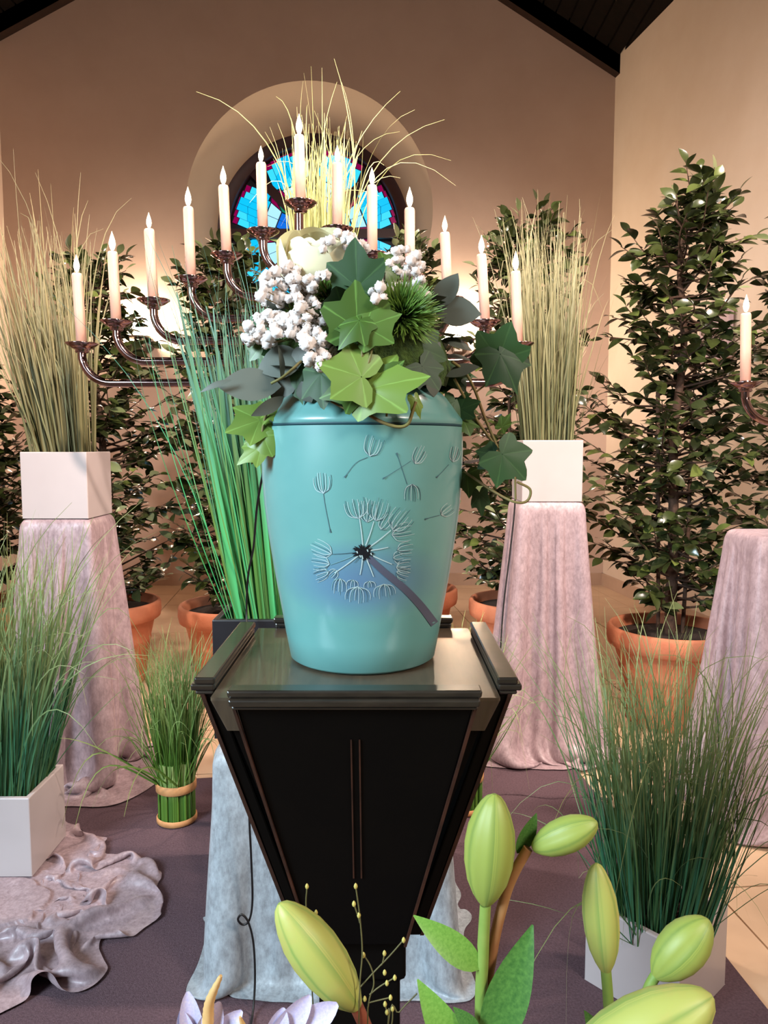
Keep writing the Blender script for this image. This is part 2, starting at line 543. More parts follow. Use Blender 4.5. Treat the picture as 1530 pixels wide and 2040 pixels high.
tile_me = MB(); g = .003
tile_me.hexa([V((x, y, z)) for x in (g, TS - g) for y in (g, TS - g) for z in (-.012, 0)])
tme = tile_me.mesh('tile', M['tile'], False)
for i in range(-9, 9):
    for j in range(-2, 13):
        x = org.x + (i * TS) * cr - (j * TS) * sr; y = org.y + (i * TS) * sr + (j * TS) * cr
        if not (-3.0 < x < 2.9 and .6 < y < D_B - .05):
            continue
        cs = [(x + a * cr - b * sr, y + a * sr + b * cr) for a in (0, TS) for b in (0, TS)]
        if all(inside(CARPET, *q) for q in cs) or x > rwall(y) + .2 or abs(x) > .62 * y + .5:
            continue
        o = put('tile', tme, floor, (x, y, R(-.0008, .0008))); o.rotation_euler.z = ROT

# baseboards
mb = MB(); mb.box((eL.x, D_B - .016, 0), (XC, D_B, .10)); struct('baseboard_back', mb, M['base'])
mb = MB(); mb.prism([V((XC - .016, D_B, 0)), V((rwall(1) - .016, 1, 0)), V((rwall(1) - .016, 1, .1)), V((XC - .016, D_B, .1))], V((.016, 0, 0)))
struct('baseboard_right', mb, M['base'])

# ---------------------------------------------------------------- round stained-glass window
win = bpy.data.objects.new('window_1', None); COL.objects.link(win); win.location = V((wc.x, D_B + .34, wc.z)); win['kind'] = 'structure'
WO = win.location
mb = MB(); n = 96; rows = []
for r, y in ((GR * 1.06, .0), (GR * .90, .0), (GR * .885, .02), (GR * .885, .10), (GR * 1.06, .10)):
    rows.append([V((wc.x + r * math.cos(2 * PI * j / n), WO.y + y, wc.z + r * math.sin(2 * PI * j / n))) for j in range(n)])
mb.quadgrid(rows, True); mb.build('window_frame', M['frame'], win, True)
mb = MB(); mb.face([V((wc.x + GR * math.cos(2 * PI * j / n), WO.y + .09, wc.z + GR * math.sin(2 * PI * j / n))) for j in range(n)])
mb.build('lead_backing', M['lead'], win, False)
for k in range(4):
    a = k * PI / 4; m2 = MB(); wd = .075 if k != 2 else .085
    m2.box((-GR * .93, -.0, -wd / 2), (GR * .93, .06, wd / 2))
    rm = Matrix.Translation(WO + V((0, .005 + .006 * k, 0))) @ Matrix.Rotation(-a, 4, 'Y')
    m2.v = [tuple(rm @ V(p)) for p in m2.v]; m2.build('mullion', M['frame'], win, False)
RG = GR * .885; yg = WO.y + .055


def pane(poly, ang, sgn, mt, off=0):
    ca, sa = math.cos(ang), math.sin(ang); cx = sum(p[0] for p in poly) / len(poly); cz = sum(p[1] for p in poly) / len(poly); pts = []
    for u, v in poly:
        u, v = cx + (u - cx) * .95, cz + (v - cz) * .93
        v *= sgn
        pts.append(V((wc.x + (u * ca - v * sa) * RG, yg + off, wc.z + (u * sa + v * ca) * RG)))
    if sgn < 0:
        pts = pts[::-1]
    m2 = MB(); m2.prism(pts, V((0, .008, 0))); m2.build('glass_pane', mt, win, False)


t22 = math.tan(PI / 8)
for k in range(8):
    ang = PI / 8 + k * PI / 4
    for sgn in (1, -1):
        for i in range(4):
            v0, v1 = i * .078, (i + 1) * .078
            ut = math.sqrt(max(0, .965 ** 2 - (v0 + .02) ** 2)) - .03 * i
            ui = max(.62, (v1 + .035) / t22)
            if ut - ui < .06:
                continue
            nn = 3 if i < 2 else 2; sl = .035
            for q in range(nn):
                a0 = ui + (ut - ui) * q / nn; a1 = ui + (ut - ui) * (q + 1) / nn
                pane([(a0, v0), (a1, v0), (a1 - sl * (q < nn - 1), v1), (a0 - sl * (q > 0), v1)], ang, sgn, GL[0] if (q + i) % 3 else GL[6])
            uo = math.sqrt(max(0, .985 ** 2 - v1 ** 2))
            pane([(ut + .012, v0), (uo, v0), (uo, v1), (ut + .012, v1)], ang, sgn, GL[5], .012)
        pane([(.46, 0), (.61, 0), (.61, .15), (.46, .10)], ang, sgn, GL[1])
        pane([(.47, .11), (.61, .155), (.63, .205), (.60, .21)], ang, sgn, GL[5])
        pane([(.27, 0), (.45, 0), (.45, .09), (.33, .09)], ang, sgn, GL[2] if k % 2 else GL[0])
        pane([(.33, .1), (.45, .1), (.55, .19), (.46, .15)], ang, sgn, GL[3] if (k + sgn) % 3 else GL[4])
        pane([(.12, 0), (.25, 0), (.30, .08), (.19, .05)], ang, sgn, GL[0] if k % 2 else GL[1])

# ================================================================ helpers for the planting
LEAF = [leaf_mesh('evergreen_leaf', M['ficus'], .56, .2, .25, peak=1.1), leaf_mesh('evergreen_leaf', M['ficus'], .62, .26, .4, peak=1.1),
        leaf_mesh('evergreen_leaf', M['ficus_lit'], .56, .2, .2, peak=1.1)]


def shrub(cx, cy, top, rx, label, seed, n=150, low=.55, lift=.0, grey=.2):  # grey: share of leaves given the pale lit colour
    n = int(n * 1.4)
    rnd = random.Random(seed); r = rnd.uniform
    t = thing('potted_shrub', label, 'potted shrub', (cx, cy, 0), 'evergreen shrubs in terracotta pots')
    o = V((cx, cy, 0))
    mb = MB()
    mb.lathe([(.0, .0), (.165, 0), (.172, .01), (.20, .20), (.203, .205), (.205, .215), (.203, .222), (.222, .305), (.236, .31), (.250, .32), (.255, .345), (.254, .385), (.246, .397),
              (.234, .395), (.228, .37), (.222, .34)], o, 48)
    mb.build('pot', M['terra'], t)
    mb = MB(); mb.lathe([(0, .362), (.12, .366), (.226, .352)], o, 24); mb.build('soil', M['soil'], t)
    tr = MB(); path = [o + V((0, 0, .34))]
    for i in range(1, 11):
        path.append(o + V((r(-.02, .02), r(-.02, .02), .34 + (top - .5) * i / 10)))
    tp = catmull(path, 3); tr.tube(tp, [.024 * (1 - .75 * i / (len(tp) - 1)) + .003 for i in range(len(tp))], 8)
    tr.build('trunk', M['bark'], t)
    for k in range(2):
        m2 = MB(); a0 = r(0, 6.28); q = [o + V((.05 * math.cos(a0), .05 * math.sin(a0), .34)), o + V((.06 * math.cos(a0), .06 * math.sin(a0), .7)), o + V((.09 * math.cos(a0 + .4), .09 * math.sin(a0 + .4), 1.15 + .2 * k))]
        m2.tube(catmull(q, 5), .008, 6); m2.build('trunk', M['bark'], t)
    br = MB(); leaves = []
    for i in range(n):
        z = low + (top - low) * (i + r(0, 1)) / n
        f = (z - low) / (top - low)
        env = rx * 1.1 * (.72 + .28 * math.sin(PI * min(1, f * 1.15 + .1))) * (1 if f < .82 else max(.22, 1 - ((f - .82) / .19) ** 2 * .8))
        a = r(0, 2 * PI); ln = env * r(.45, 1.08)
        zb = max(.42, min(z - ln * r(.1, .5), top - .2))
        s = o + V((0, 0, zb)); e = o + V((ln * math.cos(a), ln * math.sin(a), z + r(-.02, .05)))
        mid = (s + e) / 2 + V((r(-.03, .03), r(-.03, .03), r(-.06, .02)))
        q = catmull([s, mid, e], 4); br.tube(q, [.0055 - .0005 * j for j in range(len(q))], 4, False)
        m = rnd.randint(8, 12)
        for j in range(m):
            u = .35 + .65 * (j + r(0, .8)) / m
            kf = min(len(q) - 2, int(u * (len(q) - 1))); p = q[kf].lerp(q[kf + 1], u * (len(q) - 1) - kf)
            dr = (q[kf + 1] - q[kf]).normalized(); sd = dr.cross(V((0, 0, 1))).normalized() * (1 if j % 2 else -1)
            d = (dr * r(.3, .9) + sd * r(.4, 1) + V((0, 0, r(-.55, .45)))).normalized()
            if j == m - 1:
                d = (dr + V((0, 0, r(-.1, .5)))).normalized()
            s_ = r(.052, .086) * (1 if u < .95 else .8)
            up = V((r(-.5, .5), r(-.7, .3), 1)).normalized()
            leaves.append((p, Matrix.Translation(p - o) @ orient(d, up, r(-.5, .5)) @ Matrix.Scale(s_, 4), 2 if r(0, 1) < grey else (0 if r(0, 1) < .6 else 1)))
    br.build('branches', M['bark'], t, kind='stuff')
    leaves.sort(key=lambda l: l[0].y)
    for p, mx, k in leaves[:290]:
        ob = bpy.data.objects.new('leaf', LEAF[k]); COL.objects.link(ob); ob.parent = t; ob.matrix_basis = mx
    for kk in (0, 1):
        fo = MB()
        for p, mx, k in leaves[290:]:
            if (k == 2) != bool(kk):
                continue
            me = LEAF[k]; b = len(fo.v)
            fo.v.extend([tuple(mx @ v.co) for v in me.vertices]); fo.f.extend([tuple(b + i for i in pl.vertices) for pl in me.polygons])
        fo.uv = [(0, 0)] * sum(len(f) for f in fo.f)
        put('foliage', fo.mesh('foliage', M['ficus_lit'] if kk else M['ficus']), t, None, 'stuff')
    return t


def clump(parent, name, n, base, Lr, lean, spread, droop, width, mat, rnd, segs=9, bend=.0, tipbend=.3, fold=.35, jitter=0):
    """base(rnd) -> (point, unit offset from the middle)"""
    mb = MB(); r = rnd.uniform
    for i in range(n):
        p, off = base(rnd); ln = r(*Lr); a = r(0, 2 * PI)
        hd = V((off.x * spread + lean.x + r(-1, 1) * spread * .35, off.y * spread + lean.y + r(-1, 1) * spread * .35, 0))
        bd = V((math.cos(a), math.sin(a), 0)) * r(0, tipbend) + V((off.x, off.y, 0)) * bend
        dr = r(0, droop) if r(0, 1) < .75 else r(droop, droop * 2.2)
        pts = []
        for k in range(segs + 1):
            s = k / segs
            q = p + hd * (ln * s) + bd * (ln * s ** 3.2) + V((0, 0, ln * (s * math.sqrt(max(.1, 1 - hd.length_squared)) - dr * s ** 4.5)))
            if jitter:
                q += V((math.sin(s * 9 + a), math.cos(s * 7 + a), 0)) * jitter * s
            pts.append(q)
        fc = V((math.cos(a + 1), -abs(math.sin(a + 1)) - .3, .15)).normalized()
        mb.blade(pts, width * r(.6, 1.2), fc, r(0, 1), fold)
    return mb.build(name, mat, parent, True, kind='stuff')


def rect_base(c, hx, hy):
    def f(rnd):
        x, y = rnd.uniform(-1, 1), rnd.uniform(-1, 1)
        return V((c[0] + x * hx, c[1] + y * hy, c[2])), V((x, y, 0))
    return f


def planter(t, lo, hi, mat, wall=.012, rot=None):
    """open box with real walls and a bed of soil"""
    cx, cy = (lo[0] + hi[0]) / 2, (lo[1] + hi[1]) / 2; hx, hy = (hi[0] - lo[0]) / 2, (hi[1] - lo[1]) / 2
    rm = Matrix.Translation((cx, cy, 0)) @ (Matrix.Rotation(rot, 4, 'Z') if rot else Matrix.Identity(4))
    mb = MB(); z0, z1 = lo[2], hi[2]
    ring = lambda a, b, z: [rm @ V((sx * a, sy * b, z)) for sx, sy in ((-1, -1), (1, -1), (1, 1), (-1, 1))]
    mb.quadgrid([ring(hx, hy, z0), ring(hx, hy, z1), ring(hx - wall, hy - wall, z1), ring(hx - wall, hy - wall, z1 - .05)], True)
    mb.face(ring(hx, hy, z0)[::-1])
    o = mb.build('planter', mat, t, False); bevel(o, .003)
    mb = MB(); mb.face(ring(hx - wall, hy - wall, z1 - .03)); mb.build('soil', M['soil'], t, False)


def relax(X, L0, T0, box, floor_z, steps, pin, seed, bend=.05, dt=.006, g=9.8, stretch=1.0, mu=.5, damp=.012, shear=.35):
    """lets a sheet given as rings of points (rows x around) fall over a box and the floor; returns the settled points"""
    rng = np.random.default_rng(seed); X = X.copy(); V_ = np.zeros_like(X); Rn, Tn, _ = X.shape
    w = np.ones((Rn, Tn, 1)); w[:pin] = 0

    def proj(A, B, wa, wb, L, k):
        d = B - A; l = np.sqrt((d * d).sum(-1, keepdims=True)) + 1e-9; s = wa + wb; s = np.where(s == 0, 1, s)
        c = k * (l - L) / l * d / s
        return c * wa, c * wb
    ev = np.arange(0, Tn, 2); od = np.arange(1, Tn, 2); Ls = np.sqrt(L0[..., None] ** 2 + T0[:-1, :, None] ** 2)
    L3, T3 = L0[..., None], T0[..., None]
    for st in range(steps):
        V_[..., 2] -= g * dt; V_ *= (1 - damp); prev = X.copy(); X = X + V_ * dt * w
        for q in range(2):
            for a in (0, 1):                       # down the sheet
                A, B = X[a:-1:2], X[a + 1::2]; n_ = min(len(A), len(B))
                ca, cb = proj(A[:n_], B[:n_], w[a:-1:2][:n_], w[a + 1::2][:n_], L3[a::2][:n_], stretch); A[:n_] += ca; B[:n_] -= cb
            for ix in (ev, od):                    # round the sheet
                jx = (ix + 1) % Tn
                ca, cb = proj(X[:, ix], X[:, jx], w[:, ix], w[:, jx], T3[:, ix], stretch); X[:, ix] += ca; X[:, jx] -= cb
        for s_ in (1, -1):                         # shear, soft
            Y = np.roll(X, -s_, 1); wy = np.roll(w, -s_, 1)
            ca, cb = proj(X[:-1], Y[1:], w[:-1], wy[1:], Ls, shear * .5); X[:-1] += ca; X[1:] -= np.roll(cb, s_, 1)
        for h in (2, 4):                           # bending
            Y = np.roll(X, -h, 1); Lh = sum(np.roll(T3, -m, 1) for m in range(h)); d = Y - X; l = np.sqrt((d * d).sum(-1, keepdims=True)) + 1e-9
            c = np.where(l < Lh, bend * (l - Lh) / l * d * .5, 0); X += c * w; X -= np.roll(c, h, 1) * w
            Lr = sum(L3[m:Rn - 1 - (h - 1 - m)] for m in range(h)); d = X[h:] - X[:-h]; l = np.sqrt((d * d).sum(-1, keepdims=True)) + 1e-9
            c = np.where(l < Lr, bend * (l - Lr) / l * d * .5, 0); X[:-h] += c * w[:-h]; X[h:] -= c * w[h:]
        if box is not None:
            cx, cy, hx, hy, top = box; m_ = .005
            dx = hx + m_ - np.abs(X[..., 0] - cx); dy = hy + m_ - np.abs(X[..., 1] - cy); dz = top + m_ - X[..., 2]
            ins = (dx > 0) & (dy > 0) & (dz > 0); mn = np.minimum(np.minimum(dx, dy), dz)
            k = ins & (mn == dx); X[..., 0] = np.where(k, X[..., 0] + np.sign(X[..., 0] - cx) * dx, X[..., 0])
            k = ins & (mn == dy); X[..., 1] = np.where(k, X[..., 1] + np.sign(X[..., 1] - cy) * dy, X[..., 1])
            k = ins & (mn == dz); X[..., 2] = np.where(k, X[..., 2] + dz, X[..., 2])
            X[ins] = X[ins] * .8 + .2 * np.where((mn == dz)[ins][:, None], np.concatenate([prev[ins][:, :2], X[ins][:, 2:]], 1), X[ins])
        lo = X[..., 2] < floor_z
        X[..., 2] = np.maximum(X[..., 2], floor_z)
        X[lo, :2] = X[lo, :2] * (1 - mu) + prev[lo, :2] * mu
        V_ = (X - prev) / dt
        sp = np.sqrt((V_ * V_).sum(-1, keepdims=True)); V_ *= np.minimum(1, 3.0 / (sp + 1e-9))
    return X


def cloth_object(name, X, origin, label, group, cat='velvet drape', mat='velvet'):
    mb = MB(); Rn, Tn, _ = X.shape; rows = [[V(p) for p in r] for r in X.tolist()]
    mb.quadgrid(rows, True, lambda i, j: (j / Tn, i / Rn)); mb.face(rows[0])
    ob = mb.build(name, M[mat], None, True, origin=origin)
    s = ob.modifiers.new('soft', 'SUBSURF'); s.levels = 1; s.render_levels = 1
    return tag(ob, label, cat, group)


def drape(name, label, c, half, top, z0, full, extra, seed, Tn=168, Rn=52, group=None, steps=620, spread=.34, mu=.6, mat='velvet'):
    """velvet over a square plinth: full = hem length over plinth perimeter, extra = cloth lying on the floor"""
    rng = np.random.default_rng(seed); p_ = 12; a = np.arange(Tn) * 2 * np.pi / Tn
    rho = half / ((np.abs(np.cos(a)) ** p_ + np.abs(np.sin(a)) ** p_) ** (1 / p_))
    ca, sa = np.cos(a), np.sin(a); H = top - z0 + extra
    X = np.zeros((Rn, Tn, 3)); fr = [.02, .5, .85, .97]
    for k in range(4):
        X[k, :, 0] = c[0] + rho * fr[k] * ca; X[k, :, 1] = c[1] + rho * fr[k] * sa; X[k, :, 2] = top + .006
    per = np.sqrt(((np.roll(X[3], -1, 0) - X[3]) ** 2).sum(-1)).sum()
    jit = sum(rng.uniform(-1, 1) * np.cos(n_ * a + rng.uniform(0, 6.3)) for n_ in range(6, 19)) * .05
    wide = 1 + .9 * np.abs(np.sin(2 * a)) ** 3                    # more cloth falls from the corners
    for k in range(4, Rn):
        t_ = (k - 3) / (Rn - 4); r_ = rho * (1 + .03) + .006 + spread * half * 2 * t_ ** 1.1 * (1 + jit)
        X[k, :, 0] = c[0] + r_ * ca; X[k, :, 1] = c[1] + r_ * sa; X[k, :, 2] = top + .004 - (H * t_) * math.sqrt(max(.2, 1 - (spread * half * 2 / H) ** 2)) + (extra if extra else 0) * t_ ** 2
    L0 = np.full((Rn - 1, Tn), H / (Rn - 4)); L0[:3] = np.sqrt(((X[1:4] - X[:3]) ** 2).sum(-1))
    T0 = np.sqrt(((np.roll(X, -1, 1) - X) ** 2).sum(-1)); base = T0[3].copy()
    for k in range(4, Rn):
        t_ = min(1, (k - 3) / (Rn - 4) * 1.25); T0[k] = base * (1 + (full - 1) * t_ ** .8 * wide / wide.mean())
    X = relax(X, L0, T0, (c[0], c[1], half, half, top), z0 + .004, steps, 4, seed, mu=mu)
    return cloth_object(name, X, V(c), label, group, mat=mat)


# ================================================================ evergreens along the walls
def at_px(px, d):
    return P(px, 1020, d).x


shrub(at_px(-70, 3.5), 3.5, 1.62, .34, 'leafy potted evergreen shrub cut off by the left picture edge, outermost on the left', 11, 120)
shrub(at_px(205, 3.55), 3.55, 2.04, .37, 'tall potted evergreen shrub right behind the grass planter on the left draped plinth', 12, 170, .45, grey=.3)
shrub(at_px(462, 3.5), 3.5, 2.08, .30, 'potted evergreen shrub behind the left arms of the candelabrum and the green reeds', 13, 160, .48, grey=.3)
shrub(at_px(815, 3.9), 3.9, 2.18, .30, 'evergreen shrub behind the urn, its crown showing right of the round window', 14, 130, grey=.35)
shrub(at_px(1042, 3.6), 3.6, 2.22, .34, 'tall potted evergreen shrub right behind the grass planter on the right draped plinth', 15, 170, .5, grey=.3)
shrub(at_px(1345, 3.05), 3.05, 2.18, .34, 'large potted evergreen shrub with its thick trunk showing, beside the right wall', 16, 175, .55, grey=.08)
shrub(at_px(1605, 3.1), 3.1, 2.2, .30, 'potted evergreen shrub cut off by the right picture edge behind the single candle', 17, 150, .5, grey=.08)

# ================================================================ draped plinths with grass planters
PL = P(108, 1030, 2.41); lc = V((PL.x, 2.41 + .115, 0)); LT = P(108, 1034, 2.41).z
drape('velvet_drape', 'pinkish crushed velvet draped over the tall plinth on the left, pooling on the floor', lc, .113, LT - .007, .0108, 2.5, .23, 3, group='velvet drapes over plinths')
t = thing('potted_grass', 'white square planter of tall dry beige grass on the left draped plinth', 'potted grass', (lc.x, lc.y, LT + .001), 'grasses in white planters')
planter(t, (lc.x - .107, lc.y - .107, LT + .001), (lc.x + .107, lc.y + .107, LT + .215), M['white'])
rn = random.Random(31)
lb = rect_base((lc.x, lc.y, LT + .18), .082, .075)
clump(t, 'grass_blades', 300, lb, (.4, .82), V((-.075, -.02, 0)), .085, .05, .0062, M['g_dry'], rn, tipbend=.10)
clump(t, 'grass_blades', 16, lb, (.8, 1.12), V((-.03, 0, 0)), .05, .25, .0055, M['g_dry2'], rn, tipbend=.16)
clump(t, 'grass_blades', 70, lb, (.3, .66), V((-.15, -.05, 0)), .16, .12, .005, M['g_dry2'], rn, tipbend=.2)

PR = P(1101, 997, 2.66); rc = V((PR.x, 2.66 + .115, 0)); RT = P(1101, 1000, 2.66).z
drape('velvet_drape', 'lilac-grey crushed velvet draped over the tall plinth right of the urn', rc, .116, RT - .007, .0108, 2.4, .22, 8, group='velvet drapes over plinths')
t = thing('potted_grass', 'white square planter of tall dry grass on the draped plinth right of the urn', 'potted grass', (rc.x, rc.y, RT + .001), 'grasses in white planters')
planter(t, (rc.x - .107, rc.y - .107, RT + .001), (rc.x + .107, rc.y + .107, RT + .218), M['white'])
rb_ = rect_base((rc.x, rc.y, RT + .18), .082, .075)
clump(t, 'grass_blades', 300, rb_, (.42, .9), V((-.035, -.02, 0)), .075, .05, .0064, M['g_dry2'], rn, tipbend=.10)
clump(t, 'grass_blades', 14, rb_, (.75, 1.08), V((.0, 0, 0)), .08, .25, .0055, M['g_dry'], rn, tipbend=.2)
clump(t, 'grass_blades', 46, rb_, (.35, .75), V((.06, -.03, 0)), .17, .14, .005, M['g_dry'], rn, tipbend=.22)

# third plinth, cut by the right edge
xr = P(1530, 1670, 2.09).x
drape('velvet_drape', 'lilac velvet drape cut off by the right picture edge, hanging to the tiles', V((xr + .10, 2.09 + .21, 0)), .113, P(1525, 1072, 2.2).z, 0, 2.5, .26, 21, 144, 46, group='velvet drapes over plinths', steps=520)

# pale grass in front of the window, on its own plinth behind the urn
yc = V((P(640, 600, 3.0).x, 3.0, 0)); YT = P(640, 640, 3.0).z - .24
drape('velvet_drape', 'velvet-draped plinth behind the urn carrying the pale yellow grass', yc, .125, YT - .007, 0, 1.8, .06, 5, 96, 30, group='velvet drapes over plinths', steps=260)
t = thing('potted_grass', 'pale yellow spotlit grass rising in front of the round stained-glass window', 'potted grass', (yc.x, yc.y, YT + .001), 'grasses in white planters')
planter(t, (yc.x - .107, yc.y - .107, YT + .001), (yc.x + .107, yc.y + .107, YT + .215), M['white'])
clump(t, 'grass_blades', 210, rect_base((yc.x - .01, yc.y, YT + .18), .075, .07), (.5, .86), V((.0, -.02, 0)), .075, .08, .008, M['g_yellow'], rn, tipbend=.10)
clump(t, 'grass_blades', 34, rect_base((yc.x + .02, yc.y, YT + .18), .07, .07), (.8, 1.12), V((.03, 0, 0)), .09, .26, .0066, M['g_yellow'], rn, 14, tipbend=.42)

# low plinth draped in daylight-tinted velvet behind the urn stand, with the black box of green reeds
bc = V((P(655, 1500, 1.47).x, 1.47 + .255, 0)); BT = .512
drape('velvet_drape', 'silver crushed velvet tinted blue for cool daylight, draped over the low plinth behind the urn stand', bc, .238, BT - .007, .010, 1.36, -.05, 13, 208, 40, group='velvet drapes over plinths', steps=460, spread=.09, mat='velvet_daylit')
b0 = P(422, 1235, 1.55); BZ = b0.z
t = thing('potted_reeds', 'upright bright green reeds in a black box left of the urn', 'potted grass', (b0.x + .1, 1.635, BT + .001))
planter(t, (b0.x, 1.55, BT + .001), (b0.x + .215, 1.72, BZ), M['blackbox'], .014)
bb = V((b0.x + .105, 1.635, BZ - .04))
clump(t, 'reed_blades', 95, rect_base(bb, .062, .055), (.48, .72), V((-.09, 0, 0)), .06, .0, .0155, M['g_reed'], rn, tipbend=.06, fold=.5)
clump(t, 'reed_blades', 70, rect_base(bb, .07, .055), (.62, .84), V((-.11, 0, 0)), .10, .03, .0042, M['g_reed'], rn, tipbend=.12)
clump(t, 'reed_blades', 14, rect_base(bb, .07, .055), (.7, .92), V((-.16, 0, 0)), .16, .10, .0028, M['g_reed'], rn, tipbend=.25)

# carpet
mb = MB(); mb.prism([p + V((0, 0, .010)) for p in CARPET], V((0, 0, -.012)))
o = mb.build('carpet', M['carpet'], None, False); tag(o, 'plum-grey carpet runner lying on the tiles under the urn stand', 'carpet')
mb = MB()
a, b = F(985, 1583, .011), F(1215, 1592, .011)
mb.tube([a.lerp(b, i / 10) + V((0, .01 * math.sin(i), 0)) for i in range(11)], [.004 + .003 * (i % 3) / 2 for i in range(11)], 6)
mb.build('carpet_crease', M['carpet'], o, True, origin=None)

# front planters
CZ = .010
q = F(1297, 2062); ql, qr = F(1162, 1992), F(1450, 2010)
fx = V((P(1297, 1921, 1.33).x, 1.33, 0))
ax = math.atan2(.62, .78)
rc2 = V((P(1306, 1880, 1.49).x, 1.49, 0)); FZ = .175
t = thing('potted_grass', 'white planter of fine green grass at the front right, turned corner-on', 'potted grass', (rc2.x, rc2.y, CZ + .001), 'grasses in white planters')
planter(t, (rc2.x - .103, rc2.y - .103, CZ + .001), (rc2.x + .103, rc2.y + .103, CZ + FZ), M['white'], .014, math.radians(42))
fb = rect_base((rc2.x, rc2.y, CZ + FZ - .04), .082, .082)
clump(t, 'grass_blades', 420, fb, (.38, .68), V((.01, -.02, 0)), .17, .07, .0042, M['g_green'], rn, tipbend=.2)
clump(t, 'grass_blades', 120, fb, (.5, .78), V((.02, -.02, 0)), .24, .34, .0036, M['g_green'], rn, 12, tipbend=.4)
clump(t, 'grass_blades', 60, fb, (.22, .55), V((0, -.05, 0)), .5, .5, .003, M['g_green'], rn, 12, tipbend=.5)

lf = P(62, 1770, 1.84); LFZ = .022
lx1 = P(62, 1690, 1.86).x
t = thing('potted_grass', 'white planter of green grass at the front left, standing on crumpled velvet', 'potted grass', (lx1 - .105, 1.86 + .105, LFZ), 'grasses in white planters')
planter(t, (lx1 - .21, 1.86, LFZ), (lx1, 2.07, .232), M['white'], .014)
fb = rect_base((lx1 - .105, 1.965, .2), .085, .085)
clump(t, 'grass_blades', 420, fb, (.42, .78), V((.06, -.02, 0)), .15, .06, .0052, M['g_green'], rn, tipbend=.16)
clump(t, 'grass_blades', 90, fb, (.5, .86), V((.10, -.02, 0)), .22, .34, .0045, M['g_green'], rn, 12, tipbend=.4)
clump(t, 'grass_blades', 26, fb, (.3, .6), V((.16, .0, 0)), .4, .25, .004, M['g_green'], rn, 12, tipbend=.4)


# bound grass bunches standing on the carpet
def bunch(px, py, d, label, rnd, h=.44):
    c = P(px, py, d); c.z = CZ
    t = thing('grass_bunch', label, 'grass bunch', c, 'bound bunches of green grass')
    r0 = .052; mb = MB()
    for i in range(120):
        a = rnd.uniform(0, 6.283); rr = r0 * math.sqrt(rnd.uniform(.45, 1))
        p = c + V((rr * math.cos(a), rr * math.sin(a), .001))
        mb.tube([p, p + V((0, 0, .11)), p + V((.004 * math.cos(a), .004 * math.sin(a), .19))], .0042, 5, u=rnd.uniform(0, 1))
    mb.build('stems', M['g_bunch'], t, kind='stuff')
    for z0, z1 in ((.002, .020), (.098, .125)):
        mb = MB(); mb.lathe([(r0 + .004, z0), (r0 + .0075, z0 + .003), (r0 + .0075, z1 - .003), (r0 + .004, z1)], c, 32); mb.build('raffia_band', M['band'], t)

    def bs(rn2):
        a = rn2.uniform(0, 6.283); rr = math.sqrt(rn2.uniform(0, 1))
        return c + V((r0 * rr * math.cos(a), r0 * rr * math.sin(a), .12)), V((rr * math.cos(a), rr * math.sin(a), 0))
    clump(t, 'grass_blades', 420, bs, (.26, .50), V((0, 0, 0)), .16, .07, .0038, M['g_bunch'], rnd, tipbend=.22)
    clump(t, 'grass_blades', 90, bs, (.18, .44), V((0, -.03, 0)), .42, .5, .0034, M['g_bunch'], rnd, 12, tipbend=.4)
    clump(t, 'grass_blades', 7, bs, (.3, .42), V((-.35, -.35, 0)), .3, .95, .006, M['g_bunch'], rnd, 12, tipbend=.2)


bunch(352, 1600, 2.18, 'bunch of green grass bound with tan bands, standing left of the urn stand', random.Random(4))
bunch(925, 1600, 2.25, 'bunch of green grass mostly hidden behind the right side of the urn stand', random.Random(5))

# crumpled velvet under the front left planter
rows = []; cc = V((-.92, 1.76, 0))
edge = [F(*p) for p in ((-300, 2010), (0, 1988), (75, 1962), (150, 1958), (188, 1926), (184, 1890), (245, 1856), (276, 1815), (280, 1755), (243, 1736), (190, 1722), (165, 1690), (130, 1680), (60, 1668), (-160, 1640), (-400, 1700), (-480, 1850))]
ea = sorted([((math.atan2(p.y - cc.y, p.x - cc.x)) % (2 * PI), (p - cc).length) for p in edge])


def erad(a):
    a %= 2 * PI
    for i in range(len(ea)):
        a0, r0 = ea[i - 1]; a1, r1 = ea[i]
        if i == 0:
            a0 -= 2 * PI
        if a0 <= a <= a1:
            return r0 + (r1 - r0) * (a - a0) / (a1 - a0 + 1e-9)
    a0, r0 = ea[-1]; a1, r1 = ea[0]
    return r0 + (r1 - r0) * (a - a0) / (a1 + 2 * PI - a0)


nn = 260; KR = 54; X = np.zeros((KR, nn, 3)); rng = np.random.default_rng(17); aa = np.arange(nn) * 2 * np.pi / nn
er = np.array([erad(x) for x in aa])
for k in range(KR):
    s = .12 + .88 * k / (KR - 1); q = er * s
    wv = .018 * np.sin(7 * aa + 9 * s + 2 * np.sin(3 * aa)) + .016 * np.sin(11 * aa - 14 * s + 1.3) + .02 * np.sin(22 * s + 3 * np.sin(2 * aa) + np.cos(5 * aa))
    X[k, :, 0] = cc.x + q * np.cos(aa); X[k, :, 1] = cc.y + q * np.sin(aa); X[k, :, 2] = .024 + max(0, s - .4) * .9 * (wv + .04) + rng.normal(0, .0015, nn) * (s > .4)
flat = (X[..., 0] > lx1 - .23) & (X[..., 0] < lx1 + .02) & (X[..., 1] > 1.84) & (X[..., 1] < 2.09)
L0 = np.sqrt(((X[1:] - X[:-1]) ** 2).sum(-1)); T0 = np.sqrt(((np.roll(X, -1, 1) - X) ** 2).sum(-1))
sk = np.linspace(.12, 1, KR)
L0 *= (1 + .75 * np.clip((sk[1:] - .35) / .2, 0, 1) * np.clip((1.02 - sk[1:]) / .12, .2, 1))[:, None]
T0 *= (1 + .32 * np.clip((sk - .4) / .3, 0, 1))[:, None]
